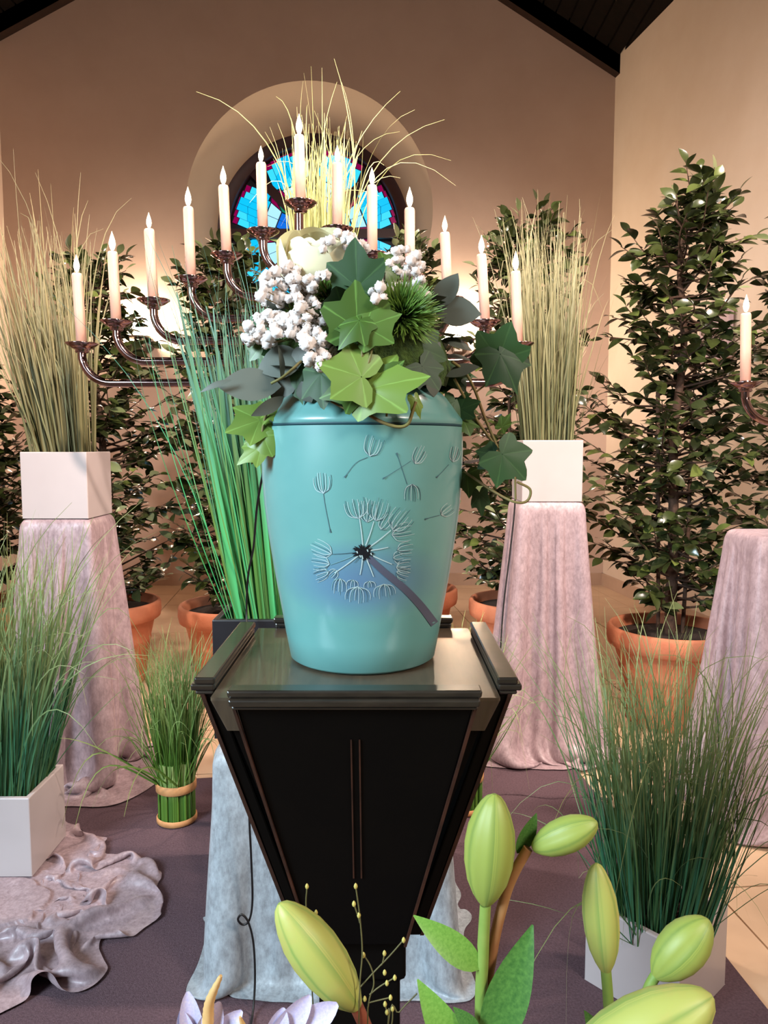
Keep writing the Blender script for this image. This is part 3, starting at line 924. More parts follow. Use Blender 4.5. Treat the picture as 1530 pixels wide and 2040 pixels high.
X = relax(X, L0, T0, None, .016, 300, 12, 17, bend=.10, g=3.0, mu=.75, damp=.04)
flat = (X[..., 0] > lx1 - .225) & (X[..., 0] < lx1 + .008) & (X[..., 1] > 1.85) & (X[..., 1] < 2.085)
X[flat, 2] = np.minimum(X[flat, 2], .020)
cloth_object('velvet_drape', X, cc, 'crumpled pinkish-grey velvet lying in folds on the carpet at the front left', None, cat='velvet cloth')

# ================================================================ candelabra
CD = 2.12
CAND = [  # left to right: (x top, y top of wax, x bottom, y bottom of wax)
    (153, 545, 163, 690), (224, 502, 232, 646), (297, 457, 306, 603), (375, 413, 381, 560), (445, 370, 452, 513), (520, 325, 524, 466),
    (596, 270, 599, 410),
    (672, 326, 672, 462), (741, 370, 742, 512), (816, 415, 817, 556), (886, 464, 892, 600), (959, 507, 967, 646), (1027, 541, 1032, 690)]
BARS = [763, 720, 679, 635, 592, 548]           # heights of the level arms, outermost first


def dish(t, p):
    mb = MB()
    mb.lathe([(.0, -.004), (.016, -.004), (.019, .0), (.017, .004), (.030, .010), (.044, .020), (.0445, .0225), (.042, .0225), (.030, .015), (.017, .012), (.0166, .012), (.0166, .026), (.0156, .026), (.0156, .012), (0, .012)], p, 40)
    return mb.build('drip_dish', M['chrome'], t)


def candle(p, q, label, j, lit=True):
    """p foot, q top of the wax"""
    t = thing('candle', label, 'candle', p, 'lit white candles')
    ax = (q - p); ln = ax.length; mx = orient(ax.normalized(), V((0, -1, 0))) @ Matrix.Rotation(-PI / 2, 4, 'X')
    mb = MB(); r = .0140
    mb.lathe([(0, .0), (r, .0), (r, ln * .5), (r * 1.01, ln - .008), (r * .96, ln - .003), (r * .84, ln), (r * .5, ln - .003), (0, ln - .004)], p, 24, mx)
    mb.build('wax', M['wax'], t)
    mb = MB(); mb.tube([q - V((0, 0, .004)), q + V((0, 0, .007)), q + V((.002, 0, .012))], .0012, 6); mb.build('wick', M['wick'], t)
    mb = MB(); h = .048 + .006 * math.sin(j * 2.3)
    mb.lathe([(0.0005, 0), (.0045, .003), (.0075, .011), (.0088, .018), (.0078, .027), (.005, .037), (.0022, .045), (.0003, .052)], q + V((0, 0, .003)), 16, Matrix.Scale(h / .052, 4))
    mb.build('flame', M['flame'], t)
    l = bpy.data.lights.new('candle_light', 'POINT'); l.energy = .55; l.color = (1, .62, .36); l.shadow_soft_size = .012
    lo = bpy.data.objects.new('candle_light', l); COL.objects.link(lo); lo.location = q + V((0, 0, .03)) - p; lo.parent = t
    return t


def arm(t, foot, barz, sx):
    """from under a dish down, round a quarter bend, level to the stem"""
    s = 1 if sx > foot.x else -1; rb = .078
    pts = [foot, foot + V((0, 0, -.02))]
    zt = barz + rb
    if foot.z - .02 > zt:
        pts.append(V((foot.x, foot.y, zt)))
    cx = foot.x + s * rb
    for k in range(1, 11):
        a = k / 10 * PI / 2
        pts.append(V((cx - s * rb * math.cos(a), foot.y, zt - rb * math.sin(a))))
    pts.append(V((sx, foot.y, barz)))
    mb = MB(); mb.tube(pts, .0115, 14); mb.build('arm', M['chrome'], t)


def candelabrum(label, dx, dz, only=None):
    sxp = P(598, 700, CD).x + dx
    t = thing('candelabrum', label, 'candelabrum', (sxp, CD, .0115), 'candelabra')
    mb = MB(); top = P(599, 418, CD).z + dz
    mb.tube([V((sxp, CD, .02)), V((sxp, CD, top - .012))], .0125, 16); mb.build('stem', M['chrome'], t)
    mb = MB(); mb.lathe([(0, 0), (.088, 0), (.092, .006), (.088, .014), (.05, .024), (.02, .05), (.013, .07)], V((sxp, CD, .0115)), 40); mb.build('foot', M['chrome'], t)
    names = ['outermost', 'second', 'third', 'fourth', 'fifth', 'sixth']
    for i, (xt, yt, xb, yb) in enumerate(CAND):
        p = P(xb, yb, CD) + V((dx, 0, dz)); q = P(xt, yt, CD) + V((dx, 0, dz))
        ft = p - V((0, 0, .014))
        dish(t, ft + V((0, 0, 0)))
        k = i if i < 6 else 12 - i
        if i != 6:
            arm(t, ft, P(598, BARS[k], CD).z + dz, sxp)
        if only is None:
            lab = 'lit white candle in the middle of the candelabrum, highest of them all' if i == 6 else \
                'lit white candle, %s from the %s end of the candelabrum' % (['outermost', 'second', 'third', 'fourth', 'fifth', 'sixth'][k], 'left' if i < 6 else 'right')
            candle(p - V((0, 0, .002)), q, lab, i)
        elif i == only:
            candle(p - V((0, 0, .002)), q, 'single lit white candle on the candelabrum arm at the right picture edge', i)
    return t


candelabrum('large nickel candelabrum with thirteen stepped arms behind the urn', 0, 0)
d0 = P(1485, 768, CD) - P(163, 690, CD)
candelabrum('nickel candelabrum of which one bent arm shows at the right picture edge', d0.x, d0.z, 0)


# ---------------------------------------------------------------- wall lamps on the back wall
def wall_lamp(px, py, label, power, y=D_B):
    c = P(px, py, y); t = thing('wall_lamp', label, 'wall lamp', c, 'uplights on the back wall')
    mb = MB(); mb.lathe([(0, 0), (.07, 0), (.07, .018), (.066, .024), (0, .024)], c, 32, Matrix.Rotation(PI / 2, 4, 'X')); mb.build('wall_plate', M['steel'], t)
    mb = MB(); mb.box((c.x - .055, c.y - .14, c.z - .06), (c.x + .012, c.y - .02, c.z + .035)); bevel(mb.build('body', M['steel'], t, False), .004)
    mb = MB(); mb.lathe([(.085, .0), (.09, .012), (.082, .012), (.078, .002), (0, .002)], c + V((-.02, -.10, .035)), 32); mb.build('cup', M['steel'], t)
    mb = MB(); mb.lathe([(.0, .052), (.03, .045), (.042, .02), (.03, .004), (0, .003)], c + V((-.02, -.10, .038)), 20); mb.build('bulb', M['lampglow'], t)
    l = bpy.data.lights.new('uplight', 'POINT'); l.energy = power; l.color = (1, .80, .58); l.shadow_soft_size = .05
    lo = bpy.data.objects.new('uplight', l); COL.objects.link(lo); lo.parent = t; lo.location = (-.02, -.085, .13)


wall_lamp(292, 686, 'small steel wall uplight glowing left of the round window', 42)
wall_lamp(915, 690, 'small steel wall uplight glowing behind the right candelabrum arms', 42)
yw = 4.62; xw = rwall(yw)
mb = MB(); z0, z1 = P(1440, 722, yw).z, P(1440, 622, yw).z
mb.box((xw - .02, yw - .28, z0), (xw + .01, yw + .12, z1)); o = bevel(mb.build('wall_panel', M['mauve'], None, False), .004)
tag(o, 'mauve square plate on the right wall, glimpsed between the shrubs', 'wall plate')

# ================================================================ urn stand
SC = V((-.0265, .812, 0)); PZ = .899
stand = thing('urn_stand', 'black wooden stand with four tapering boards and moulded rims, carrying the urn', 'stand', (SC.x, SC.y, .0108))
ring = lambda h, z: [SC + V((sx * h, sy * h, z)) for sx, sy in ((-1, -1), (1, -1), (1, 1), (-1, 1))]
mb = MB(); mb.quadgrid([ring(.122, PZ - .036), ring(.134, PZ - .003), ring(.134, PZ)][::-1], True); mb.face(ring(.134, PZ)); bevel(mb.build('top_plate', M['top_reflect'], stand, False), .0015)
mb = MB()
mb.quadgrid([ring(.119, PZ - .03), ring(.042, .60)], True); mb.build('body', M['black'], stand, False)
mb = MB(); mb.quadgrid([ring(.05, .62), ring(.05, .56), ring(.044, .555), ring(.044, .04)], True); mb.face(ring(.05, .62)); bevel(mb.build('column', M['black'], stand, False), .003)
mb = MB(); mb.quadgrid([ring(.13, .0108), ring(.13, .032), ring(.1, .044), ring(.05, .05)], True); mb.face(ring(.13, .0108)[::-1]); mb.build('foot', M['black'], stand, False)
ZT, ZB, OT, OB = .908, .610, .150, .066
for k in range(4):
    rm = Matrix.Translation(SC) @ Matrix.Rotation(k * PI / 2, 4, 'Z')

    def bp(x, f, o=0):                            # x across, f 0 top..1 bottom, o proud of the board
        return V((x, -(OT + (OB - OT) * f) - o, ZT + (ZB - ZT) * f))
    ht, hb = .111, .05
    def slab(poly, th, o0=0):
        m2 = MB(); a = [bp(x, f, o0) for x, f in poly]; b = [bp(x, f, o0 - th) for x, f in poly]
        n_ = len(a); s0 = len(m2.v); m2.v = [tuple(rm @ p) for p in a + b]
        m2.f = [tuple(range(n_)), tuple(range(2 * n_ - 1, n_ - 1, -1))] + [(i, n_ + i, n_ + (i + 1) % n_, (i + 1) % n_) for i in range(n_)]
        m2.uv = [(0, 0)] * sum(len(f) for f in m2.f)
        return m2
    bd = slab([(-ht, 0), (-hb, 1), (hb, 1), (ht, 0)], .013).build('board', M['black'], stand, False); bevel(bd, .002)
    # raised rims down both sides
    for s in (-1, 1):
        pl = [(s * ht, .045), (s * (ht - .0028), .045), (s * (hb - .0028), 1), (s * hb, 1)]
        slab(pl, .004, .003).build('side_rim', M['worn'], bd, False)
        sp = [(s * .0046, .16), (s * .0032, .16), (s * .0032, .7), (s * .0046, .7)]
        slab(sp, .003, .0016).build('bead', M['worn'], bd, False)
    # crown moulding, three steps, along the top edge
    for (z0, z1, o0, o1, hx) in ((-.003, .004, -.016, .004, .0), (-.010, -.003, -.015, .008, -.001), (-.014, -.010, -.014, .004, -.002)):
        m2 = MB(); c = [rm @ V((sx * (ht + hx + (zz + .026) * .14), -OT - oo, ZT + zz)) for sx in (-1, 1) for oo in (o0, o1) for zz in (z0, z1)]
        m2.hexa(c); bevel(m2.build('crown_moulding', M['moulding_reflect'], bd, False), .002)

# ================================================================ urn
PROF = [(1303, 138), (1298, 142.5), (1250, 152), (1200, 161), (1150, 170.5), (1100, 179), (1050, 187), (1000, 193.5), (950, 197.5), (900, 199), (852, 199.5)]
LID = [(849, 197), (845.5, 199.5), (838, 199), (828, 192), (812, 181), (796, 169), (784, 156), (772, 120), (768, 60), (767, 1)]


def prof(lst):
    out = []
    for y, hw in lst:
        c = P(723.5, y, URN_C.y); out.append((abs(P(723.5 + hw, y, URN_C.y).x - c.x), c.z))
    return out


bp_, lp_ = prof(PROF), prof(LID)
bp_[0] = (bp_[0][0] * .97, PZ + .001)


def urn_r(z):
    pr = bp_
    for (r0, z0), (r1, z1) in zip(pr, pr[1:]):
        if z0 <= z <= z1:
            return r0 + (r1 - r0) * (z - z0) / (z1 - z0 + 1e-9)
    return pr[0][0] if z < pr[0][1] else pr[-1][0]


def on_urn(px, py, off=.0004):
    for i in range(1600):
        d = .66 + i * .0001; p = P(px, py, d)
        if math.hypot(p.x - URN_C.x, p.y - URN_C.y) <= urn_r(p.z) + off:
            return p
    return None


cr5 = lambda x, y: (500 + x * .2941, 830 + y * .2941)
spot = on_urn(*cr5(740, 1120))
urn = thing('urn', 'turquoise urn with a painted dandelion clock, standing on the black stand', 'urn', (URN_C.x, URN_C.y, PZ))
M['urn'] = urn_glaze(spot - V((URN_C.x, URN_C.y, PZ)), .066)
mb = MB(); mb.lathe([(0, PZ + .001)] + bp_, (URN_C.x, URN_C.y, 0), 96); mb.build('body', M['urn'], urn)
mb = MB(); mb.lathe(lp_, (URN_C.x, URN_C.y, 0), 96); mb.build('lid', M['urn'], urn)
mb = MB(); zs = (bp_[-1][1] + lp_[1][1]) / 2; rs = bp_[-1][0]
mb.lathe([(rs - .006, zs - .0018), (rs - .0006, zs - .0015), (rs - .0006, zs + .0015), (rs - .006, zs + .0018)], (URN_C.x, URN_C.y, 0), 96); mb.build('lid_seam', plain('seam_shadow_gap', L(30, 70, 78)), urn)

PAINT = {'w': plain('paint_white', L(176, 198, 198), None, rough=.45), 'g': plain('paint_grey', L(66, 96, 106), None, rough=.45),
         'k': plain('paint_black', L(16, 18, 24), None, rough=.45), 's': plain('paint_stem', L(84, 88, 106), None, rough=.45), 'f': plain('paint_faint', L(112, 158, 160), None, rough=.45)}


def stroke(mb, pts, w0, w1=None, off=.0005, k=6):
    pts = catmull([V((*cr5(*p), 0)) for p in pts], k); m = len(pts); rows = []
    w1 = w0 if w1 is None else w1
    for i, p in enumerate(pts):
        t = pts[min(i + 1, m - 1)] - pts[max(i - 1, 0)]; nn = V((-t.y, t.x, 0)).normalized()
        ww = (w0 + (w1 - w0) * i / (m - 1)) * .5 * .2941
        a, b = on_urn(p.x + nn.x * ww, p.y + nn.y * ww, off), on_urn(p.x - nn.x * ww, p.y - nn.y * ww, off)
        if a is None or b is None:
            return
        rows.append([a, b])
    mb.quadgrid(rows)


def tuft(base, dr, ln, spread, n, mats, rnd, inv=False, wmul=1):
    d = V((dr[0], dr[1])).normalized(); s = V((-d.y, d.x)); b = V(base)
    for i in range(n):
        u = (i / (n - 1) * 2 - 1) + rnd.uniform(-.08, .08); l = ln * rnd.uniform(.8, 1.05) * (1 - .12 * abs(u))
        p1 = b + s * (spread * u * .75) + d * (l * .22); p2 = b + s * (spread * u * 1.0) + d * (l * .62); p3 = b + s * (spread * u * (1.0 if not inv else .8)) + d * l
        stroke(mats[i % len(mats)], [tuple(b), tuple(p1), tuple(p2), tuple(p3)], 5 * wmul, 2.6 * wmul, .0005 + .00012 * (i % 3), 4)


rp = random.Random(9)
head = {k: MB() for k in PAINT}
cen = (762, 915)
for base, dr, ln, sp, n in (((728, 690), (-.2, -1), 125, 66, 9), ((785, 715), (.05, -1), 130, 50, 7), ((845, 705), (.25, -1), 140, 62, 8), ((880, 765), (.55, -.8), 110, 40, 6), ((960, 770), (.62, -.78), 150, 66, 8),
                            ((955, 800), (.95, -.2), 130, 50, 7), ((992, 905), (1, -.15), 95, 42, 6), ((965, 960), (1, -.2), 60, 34, 5), ((985, 1020), (1, -.1), 100, 40, 7), ((985, 1055), (.9, .25), 80, 40, 6),
                            ((545, 930), (-1, -.45), 130, 46, 7), ((530, 1000), (-1, -.15), 110, 44, 7), ((525, 1050), (-.8, .3), 90, 40, 6), ((600, 1095), (-.05, 1), 95, 42, 6),
                            ((722, 1152), (-.05, 1), 95, 72, 9), ((690, 1105), (-.1, 1), 50, 34, 5), ((800, 1115), (.1, 1), 40, 34, 5), ((900, 1135), (.1, 1), 85, 62, 7), ((580, 1040), (-.6, .6), 60, 30, 5)):
    tuft(base, dr, ln * 1.18, sp * 1.15, n + 2, [head['w'], head['g'], head['w'], head['f']], rp)
for q, c in (((735, 690), 'w'), ((832, 710), 'w'), ((948, 770), 'w'), ((930, 885), 'w'), ((955, 1000), 'w'), ((830, 1085), 'w'), ((738, 1072), 'w'), ((565, 1060), 'w'), ((535, 1005), 'f'), ((545, 932), 'g'), ((700, 990), 'g')):
    v = V(q) - V(cen); a = V(cen) + v.normalized() * 45
    stroke(head[c], [tuple(a), tuple((a + V(q)) / 2 + V((2, 2))), q], 9 if c == 'w' else 5, 6 if c == 'w' else 3, .0007)
for i in range(44):
    a = rp.uniform(0, 6.28); r0, r1 = rp.uniform(0, 34), rp.uniform(44, 78)
    stroke(head['k'], [(cen[0] + r0 * math.cos(a), cen[1] + r0 * .8 * math.sin(a)), (cen[0] + (r0 + r1) / 2 * math.cos(a), cen[1] + (r0 + r1) / 2 * .8 * math.sin(a)), (cen[0] + r1 * math.cos(a), cen[1] + r1 * .8 * math.sin(a))], 17, 5, .0009, 2)
for i in range(6):
    a = rp.uniform(0, 6.28); r0 = rp.uniform(20, 50); q = (cen[0] + r0 * math.cos(a), cen[1] + r0 * .8 * math.sin(a))
    stroke(head['w'], [q, (q[0] + 4, q[1] + 7), (q[0] + 6, q[1] + 15)], 9, 7, .0011, 2)
for k, nm in (('w', 'painted_seed_head'), ('g', 'painted_seed_head'), ('k', 'painted_flower_core'), ('f', 'painted_seed_head')):
    head[k].build(nm, PAINT[k], urn)
mb = MB(); stroke(mb, [(800, 958), (900, 1050), (1040, 1165), (1150, 1280), (1245, 1405)], 40, 58, .0006, 6); mb.build('painted_stem', PAINT['s'], urn)
for base, dr, ln, sp, n, stalk in (((805, 268), (.3, -1), 150, 62, 8, [(790, 275), (710, 315), (632, 412)]), ((1112, 318), (.5, -1), 130, 46, 7, [(1085, 300), (1000, 355), (895, 420)]),
                                   ((490, 520), (-.08, -1), 145, 60, 8, [(490, 522), (505, 620), (538, 785)]), ((1092, 457), (.0, 1), 125, 56, 8, [(1060, 460), (1020, 340), (988, 245)]),
                                   ((1368, 305), (.25, -1), 115, 34, 6, [(1340, 325), (1300, 370), (1258, 412)]), ((1290, 665), (.75, -.6), 95, 40, 6, [(1280, 668), (1230, 680), (1180, 695)])):
    hw = MB(); hg = MB(); tuft(base, dr, ln, sp, n, [hw, hg, hw] if dr[1] < 0 else [hg, hw, hg], rp)
    stroke(hg, stalk, 3.5, 3.5, .0005)
    e = stalk[-1]; f = stalk[-2]; dv = (V(e) - V(f)).normalized() * 26
    stroke(hg, [tuple(V(e) - dv), tuple(V(e) - dv * .4), e], 4, 12, .0008, 3)
    o = hw.build('painted_seed', PAINT['w'], urn); hg.build('painted_seed_shade', PAINT['g'], o, origin=None)

# ================================================================ flower arrangement on the lid
fa = thing('flower_arrangement', 'flower mound of cream rose, baby\'s breath and ivy on the urn lid', 'flowers', (URN_C.x, URN_C.y, lp_[-1][1]))
FC = fa.location.copy()
mb = MB(); mb.lathe([(.092, -.003), (.096, .016), (.088, .045), (.068, .07), (.04, .084), (0, .09)], FC, 32)
for i, v in enumerate(mb.v):
    q = V(v); mb.v[i] = tuple(q + (q - FC).normalized() * .008 * noise.noise(q * 60))
mb.build('moss_base', M['moss'], fa)


def ivy_mesh(name, mat, seed, droop=.18):
    rnd = random.Random(seed)
    half = [(0, 1, 0), (6, .9, .35), (14, .77, .7), (26, .66, 1), (36, .68, .7), (46, .78, .25), (51, .82, 0), (59, .75, .35), (72, .60, .8), (85, .53, 1), (98, .56, .6), (109, .61, .2), (116, .62, 0), (130, .54, .4), (150, .34, .7), (166, .16, .9)]
    pts = [(a, r * rnd.uniform(.94, 1.06), v) for a, r, v in half] + [(180, .07, 1)] + [(-a, r * rnd.uniform(.94, 1.06), v) for a, r, v in half[:0:-1]]
    mb = MB(); n_ = len(pts)

    def pt(a, r, v):
        x, y = r * math.sin(math.radians(a)), r * math.cos(math.radians(a))
        return V((x, y, .03 * v * r - droop * (x * x * .8 + y * y * .5) + .03))
    rows = [[pt(a, r * f, v) for a, r, v in pts] for f in (.02, .3, .62, 1)]
    mb.quadgrid(rows, True, lambda i, j: (i / 3, pts[j % n_][2]))
    return mb.mesh(name, mat)


IV = {k: [ivy_mesh('ivy_leaf', M[m], s + i, .12 + .14 * i) for i in range(3)] for k, m, s in (('m', 'ivy', 40), ('d', 'ivy_dark', 50), ('l', 'ivy_light', 60))}
EU = [leaf_mesh('eucalyptus_leaf', M['euca'], w, .14, c, 8, .95) for w, c in ((.62, .12), (.78, .2), (.34, .3))]


def leaf_at(parent, name, me, base, tip, d0, d1, face=(0, -1, .25), wide=1, roll=0):
    a, b = P(*base, d0), P(*tip, d1); ax = b - a; s = ax.length
    mx = Matrix.Translation(a - parent_loc(parent)) @ orient(ax.normalized(), V(face), roll) @ Matrix.Diagonal((s * wide, s, s, 1))
    o = bpy.data.objects.new(name, me); COL.objects.link(o); o.parent = parent; o.matrix_basis = mx
    return o


for k, i, base, tip, d0, d1, face, wd in (
    ('d', 0, (712, 572), (707, 472), .725, .715, (-.2, -1, .15), 1.0), ('m', 0, (712, 654), (707, 556), .705, .70, (0, -1, .2), 1.15),
    ('m', 1, (728, 652), (802, 622), .70, .70, (.2, -1, .3), 1.0), ('m', 2, (716, 640), (672, 690), .70, .69, (-.3, -1, .2), .9),
    ('l', 0, (720, 752), (628, 722), .695, .69, (-.1, -1, .35), 1.05), ('l', 1, (736, 776), (856, 744), .70, .69, (.1, -1, .45), .82),
    ('m', 1, (742, 772), (806, 716), .705, .70, (.2, -1, .3), .8), ('m', 2, (716, 768), (636, 788), .70, .695, (-.1, -1, .3), .9),
    ('d', 1, (640, 745), (643, 816), .715, .70, (-.3, -1, .2), .9), ('m', 0, (748, 778), (752, 812), .705, .695, (0, -1, .3), 1.1),
    ('l', 2, (826, 796), (840, 834), .70, .70, (.3, -1, .2), .55), ('d', 2, (996, 706), (1034, 780), .795, .79, (.1, -1, .2), .95),
    ('d', 0, (992, 716), (1020, 640), .80, .79, (.1, -1, .2), 1.15), ('d', 1, (1000, 905), (1052, 958), .77, .77, (.1, -1, .2), 1.1),
    ('d', 1, (985, 905), (950, 935), .78, .78, (-.1, -1, .2), 1.0),
    ('d', 0, (918, 815), (958, 800), .80, .79, (.2, -1, .2), 1.0), ('d', 2, (905, 800), (890, 838), .80, .79, (.2, -1, .2), .9), ('m', 1, (925, 840), (938, 868), .80, .79, (.2, -1, .2), 1.3),
    ('m', 2, (930, 945), (935, 990), .80, .79, (0, -1, .2), 1.0), ('d', 0, (955, 985), (960, 1030), .80, .80, (.2, -1, .2), .7), ('m', 0, (1000, 850), (1018, 822), .80, .80, (.4, -1, .2), .7),
    ('l', 0, (518, 838), (446, 862), .76, .75, (-.2, -1, .3), .95), ('l', 2, (525, 868), (498, 922), .755, .75, (-.2, -1, .2), .9), ('l', 1, (522, 890), (470, 925), .755, .75, (-.2, -1, .3), .7),
    ('l', 1, (540, 820), (522, 846), .76, .75, (-.3, -1, .3), .6), ('d', 1, (830, 690), (895, 716), .75, .76, (.4, -1, .2), 1.1), ('d', 0, (840, 730), (876, 778), .74, .74, (.4, -1, .2), 1.0),
    ('d', 2, (590, 740), (598, 800), .74, .73, (-.3, -1, .2), 1.0), ('m', 0, (520, 690), (497, 720), .77, .77, (-.2, -1, .3), 1.1), ('d', 1, (505, 668), (535, 640), .78, .77, (-.2, -1, .3), .9),
    ('d', 0, (820, 640), (850, 590), .76, .77, (.4, -1, .2), 1.0), ('m', 2, (770, 540), (800, 500), .76, .77, (.4, -1, .2), .9)):
    leaf_at(fa, 'ivy_leaf', IV[k][i], base, tip, d0, d1, face, wd)
for i, base, tip, d0, d1, face, wd in (
    (0, (560, 770), (434, 762), .735, .72, (.1, -1, .5), 1.0), (1, (606, 712), (512, 728), .74, .73, (-.1, -1, .4), 1.0), (1, (540, 792), (590, 735), .74, .735, (0, -1, .2), .9),
    (2, (566, 790), (510, 832), .728, .715, (.9, -.6, .1), 1.2), (2, (560, 760), (570, 690), .725, .72, (.9, -.5, .1), .8), (0, (866, 620), (910, 540), .80, .80, (-.4, -1, .1), .9),
    (0, (866, 620), (958, 622), .80, .79, (.0, -1, .2), 1.1), (1, (850, 640), (846, 590), .79, .79, (.3, -1, .2), 1.0), (1, (862, 650), (838, 622), .79, .78, (.3, -1, .2), 1.0),
    (0, (840, 720), (880, 680), .76, .77, (.5, -1, .3), 1.1), (0, (860, 740), (868, 790), .76, .76, (.5, -1, .2), 1.2), (2, (462, 757), (398, 772), .72, .71, (0, -1, .4), .6),
    (1, (600, 760), (618, 800), .73, .725, (-.2, -1, .2), 1.1), (0, (580, 720), (612, 690), .74, .73, (-.2, -1, .2), 1.0)):
    leaf_at(fa, 'eucalyptus_leaf', EU[i], base, tip, d0, d1, face, wd)

rnd = random.Random(123)
for i in range(46):
    a = rnd.uniform(0, 2 * PI); e = rnd.uniform(-.1, 1.1); q = FC + V((.092 * math.cos(a) * math.cos(e), .092 * math.sin(a) * math.cos(e), .012 + .085 * math.sin(e)))
    dv = V((math.cos(a), math.sin(a), rnd.uniform(-.2, .8))).normalized(); me = rnd.choice(IV['d'] + [EU[0], EU[1], IV['m'][0]]); s = rnd.uniform(.03, .046)
    o = bpy.data.objects.new('filler_leaf', me); COL.objects.link(o); o.parent = fa
    o.matrix_basis = Matrix.Translation(q - FC) @ orient(dv, V((rnd.uniform(-.3, .3), -.3, 1)), rnd.uniform(-.5, .5)) @ Matrix.Scale(s, 4)

# vines and leaf stalks
for pts, r in (([(905, 755, .79), (930, 800, .80), (952, 840, .80), (985, 885, .80), (1000, 900, .78)], .0016), ([(900, 720, .79), (925, 740, .80), (945, 775, .80), (965, 830, .805), (990, 890, .80)], .0016),
               ([(1000, 900, .77), (960, 925, .79), (925, 925, .81)], .0012), ([(950, 780, .80), (985, 750, .80), (1000, 715, .80)], .0011), ([(1030, 960, .77), (1056, 975, .77), (1050, 998, .77), (1025, 1000, .77), (985, 980, .78), (940, 950, .79), (925, 940, .80)], .0015),
               ([(1026, 950, .77), (1027, 995, .77)], .0012), ([(708, 790, .71), (720, 815, .705), (755, 838, .70), (790, 850, .70), (812, 845, .70), (822, 820, .70), (828, 800, .70)], .0016), ([(716, 655, .71), (722, 700, .70), (714, 745, .705)], .0014), ([(744, 680, .705), (735, 720, .70), (722, 750, .70)], .0014),
               ([(660, 800, .715), (690, 815, .71), (715, 818, .705)], .0011), ([(770, 830, .70), (772, 800, .70), (762, 780, .705)], .0012), ([(540, 800, .75), (526, 840, .755), (520, 880, .755)], .0013), ([(600, 720, .73), (565, 750, .72), (540, 764, .72)], .0014), ([(868, 620, .80), (850, 635, .79), (832, 650, .77)], .0013)):
    mb = MB(); mb.tube(catmull([P(*p) for p in pts], 6), r, 6); mb.build('vine', M['vine'], fa)

# cream rose
rc_ = P(637, 520, .80); ro = put('rose', None, fa, rc_ - FC)
rmx = Matrix.Rotation(math.radians(28), 4, 'X')
for ring_, (n_, rad, e0, e1, hw) in enumerate(((3, .013, -40, 82, 80), (4, .020, -40, 74, 62), (5, .028, -45, 64, 52), (6, .036, -50, 50, 44), (6, .043, -55, 34, 40))):
    for i in range(n_):
        a = 2 * PI * (i + .5 * ring_) / n_ + .3; mb = MB(); rows = []
        for u in range(8):
            f = u / 7; row = []
            for v in range(9):
                g_ = v / 4 - 1; el = math.radians(e0 + (e1 - e0) * f * (1 - .13 * g_ * g_ * f)); wd = math.radians(hw) * (.55 + .45 * math.sin(PI * min(1, .15 + f * .7)))
                aa = a + g_ * wd; rr = rad * (1 + .05 * g_ + (.10 * max(0, f - .75) / .25 if ring_ > 1 else 0))
                row.append(rc_ + rmx @ V((rr * math.cos(el) * math.cos(aa), rr * math.cos(el) * math.sin(aa), rr * .95 * math.sin(el))))
            rows.append(row)
        mb.quadgrid(rows); mb.build('petal', M['rose'], ro)
# baby's breath
fl = []
for s in range(4):
    rnd = random.Random(70 + s); mb = MB()
    rows = []
    for u in range(9):
        th = PI * (u + .12) / 8.25; lob = rnd.uniform(0, 6.28)
        rows.append([V((math.sin(th) * math.cos(v * 2 * PI / 14), math.sin(th) * math.sin(v * 2 * PI / 14), math.cos(th))) * (.82 + .16 * math.sin(5 * v * 2 * PI / 14 + lob) + rnd.uniform(-.14, .16)) for v in range(14)])
    mb.quadgrid(rows, True)
    fl.append(mb.mesh('gypsophila_floret', M['gyp']))
rnd = random.Random(77); st = MB(); cnt = 0
GY = [((572, 590), 58, 62, 70, .735), ((540, 660), 50, 40, 28, .725), ((620, 650), 40, 50, 34, .715), ((635, 705), 32, 34, 18, .70), ((800, 545), 42, 52, 50, .775), ((822, 580), 32, 36, 22, .77), ((690, 492), 52, 30, 20, .76), ((640, 575), 36, 34, 14, .735), ((505, 655), 22, 34, 12, .74), ((752, 590), 14, 26, 10, .71), ((735, 560), 30, 40, 14, .75)]
gm = MB()
for (cx, cy), rx, ry, num, dd in GY:
    for i in range(int(num * 1.15)):
        a = rnd.uniform(0, 6.28); q = math.sqrt(rnd.uniform(0, 1)); x, y = cx + rx * q * math.cos(a), cy + ry * q * math.sin(a)
        p = P(x, y, dd + rnd.uniform(-.012, .03)); c = p - FC; ra = math.hypot(c.x, c.y)
        s = rnd.uniform(.0036, .0056)
        if cnt >= 295:
            mx = Matrix.Translation(p) @ Matrix.Scale(s * 1.15, 4); me = fl[i % 4]; b = len(gm.v)
            gm.v.extend([tuple(mx @ v.co) for v in me.vertices]); gm.f.extend([tuple(b + k for k in pl.vertices) for pl in me.polygons]); gm.uv.extend([(0, 0)] * sum(len(pl.vertices) for pl in me.polygons))
        if cnt < 295:
            ob = bpy.data.objects.new('gypsophila_floret', fl[cnt % 4]); COL.objects.link(ob); ob.parent = fa
            ob.matrix_basis = Matrix.Translation(c) @ Matrix.Rotation(rnd.uniform(0, 6), 4, 'Z') @ Matrix.Rotation(1.1, 4, 'X') @ Matrix.Scale(s * 1.15, 4); cnt += 1
            hub = FC + V((c.x * .35, c.y * .35 + .0, max(.03, c.z * .35)))
            if i % 2 == 0:
                st.tube([hub, hub.lerp(p, .6) + V((0, 0, .01)), p], .0005, 4, False)
if gm.v:
    gm.build('gypsophila_florets', M['gyp'], fa, kind='stuff')
st.build('gypsophila_stems', M['vine'], fa, kind='stuff')
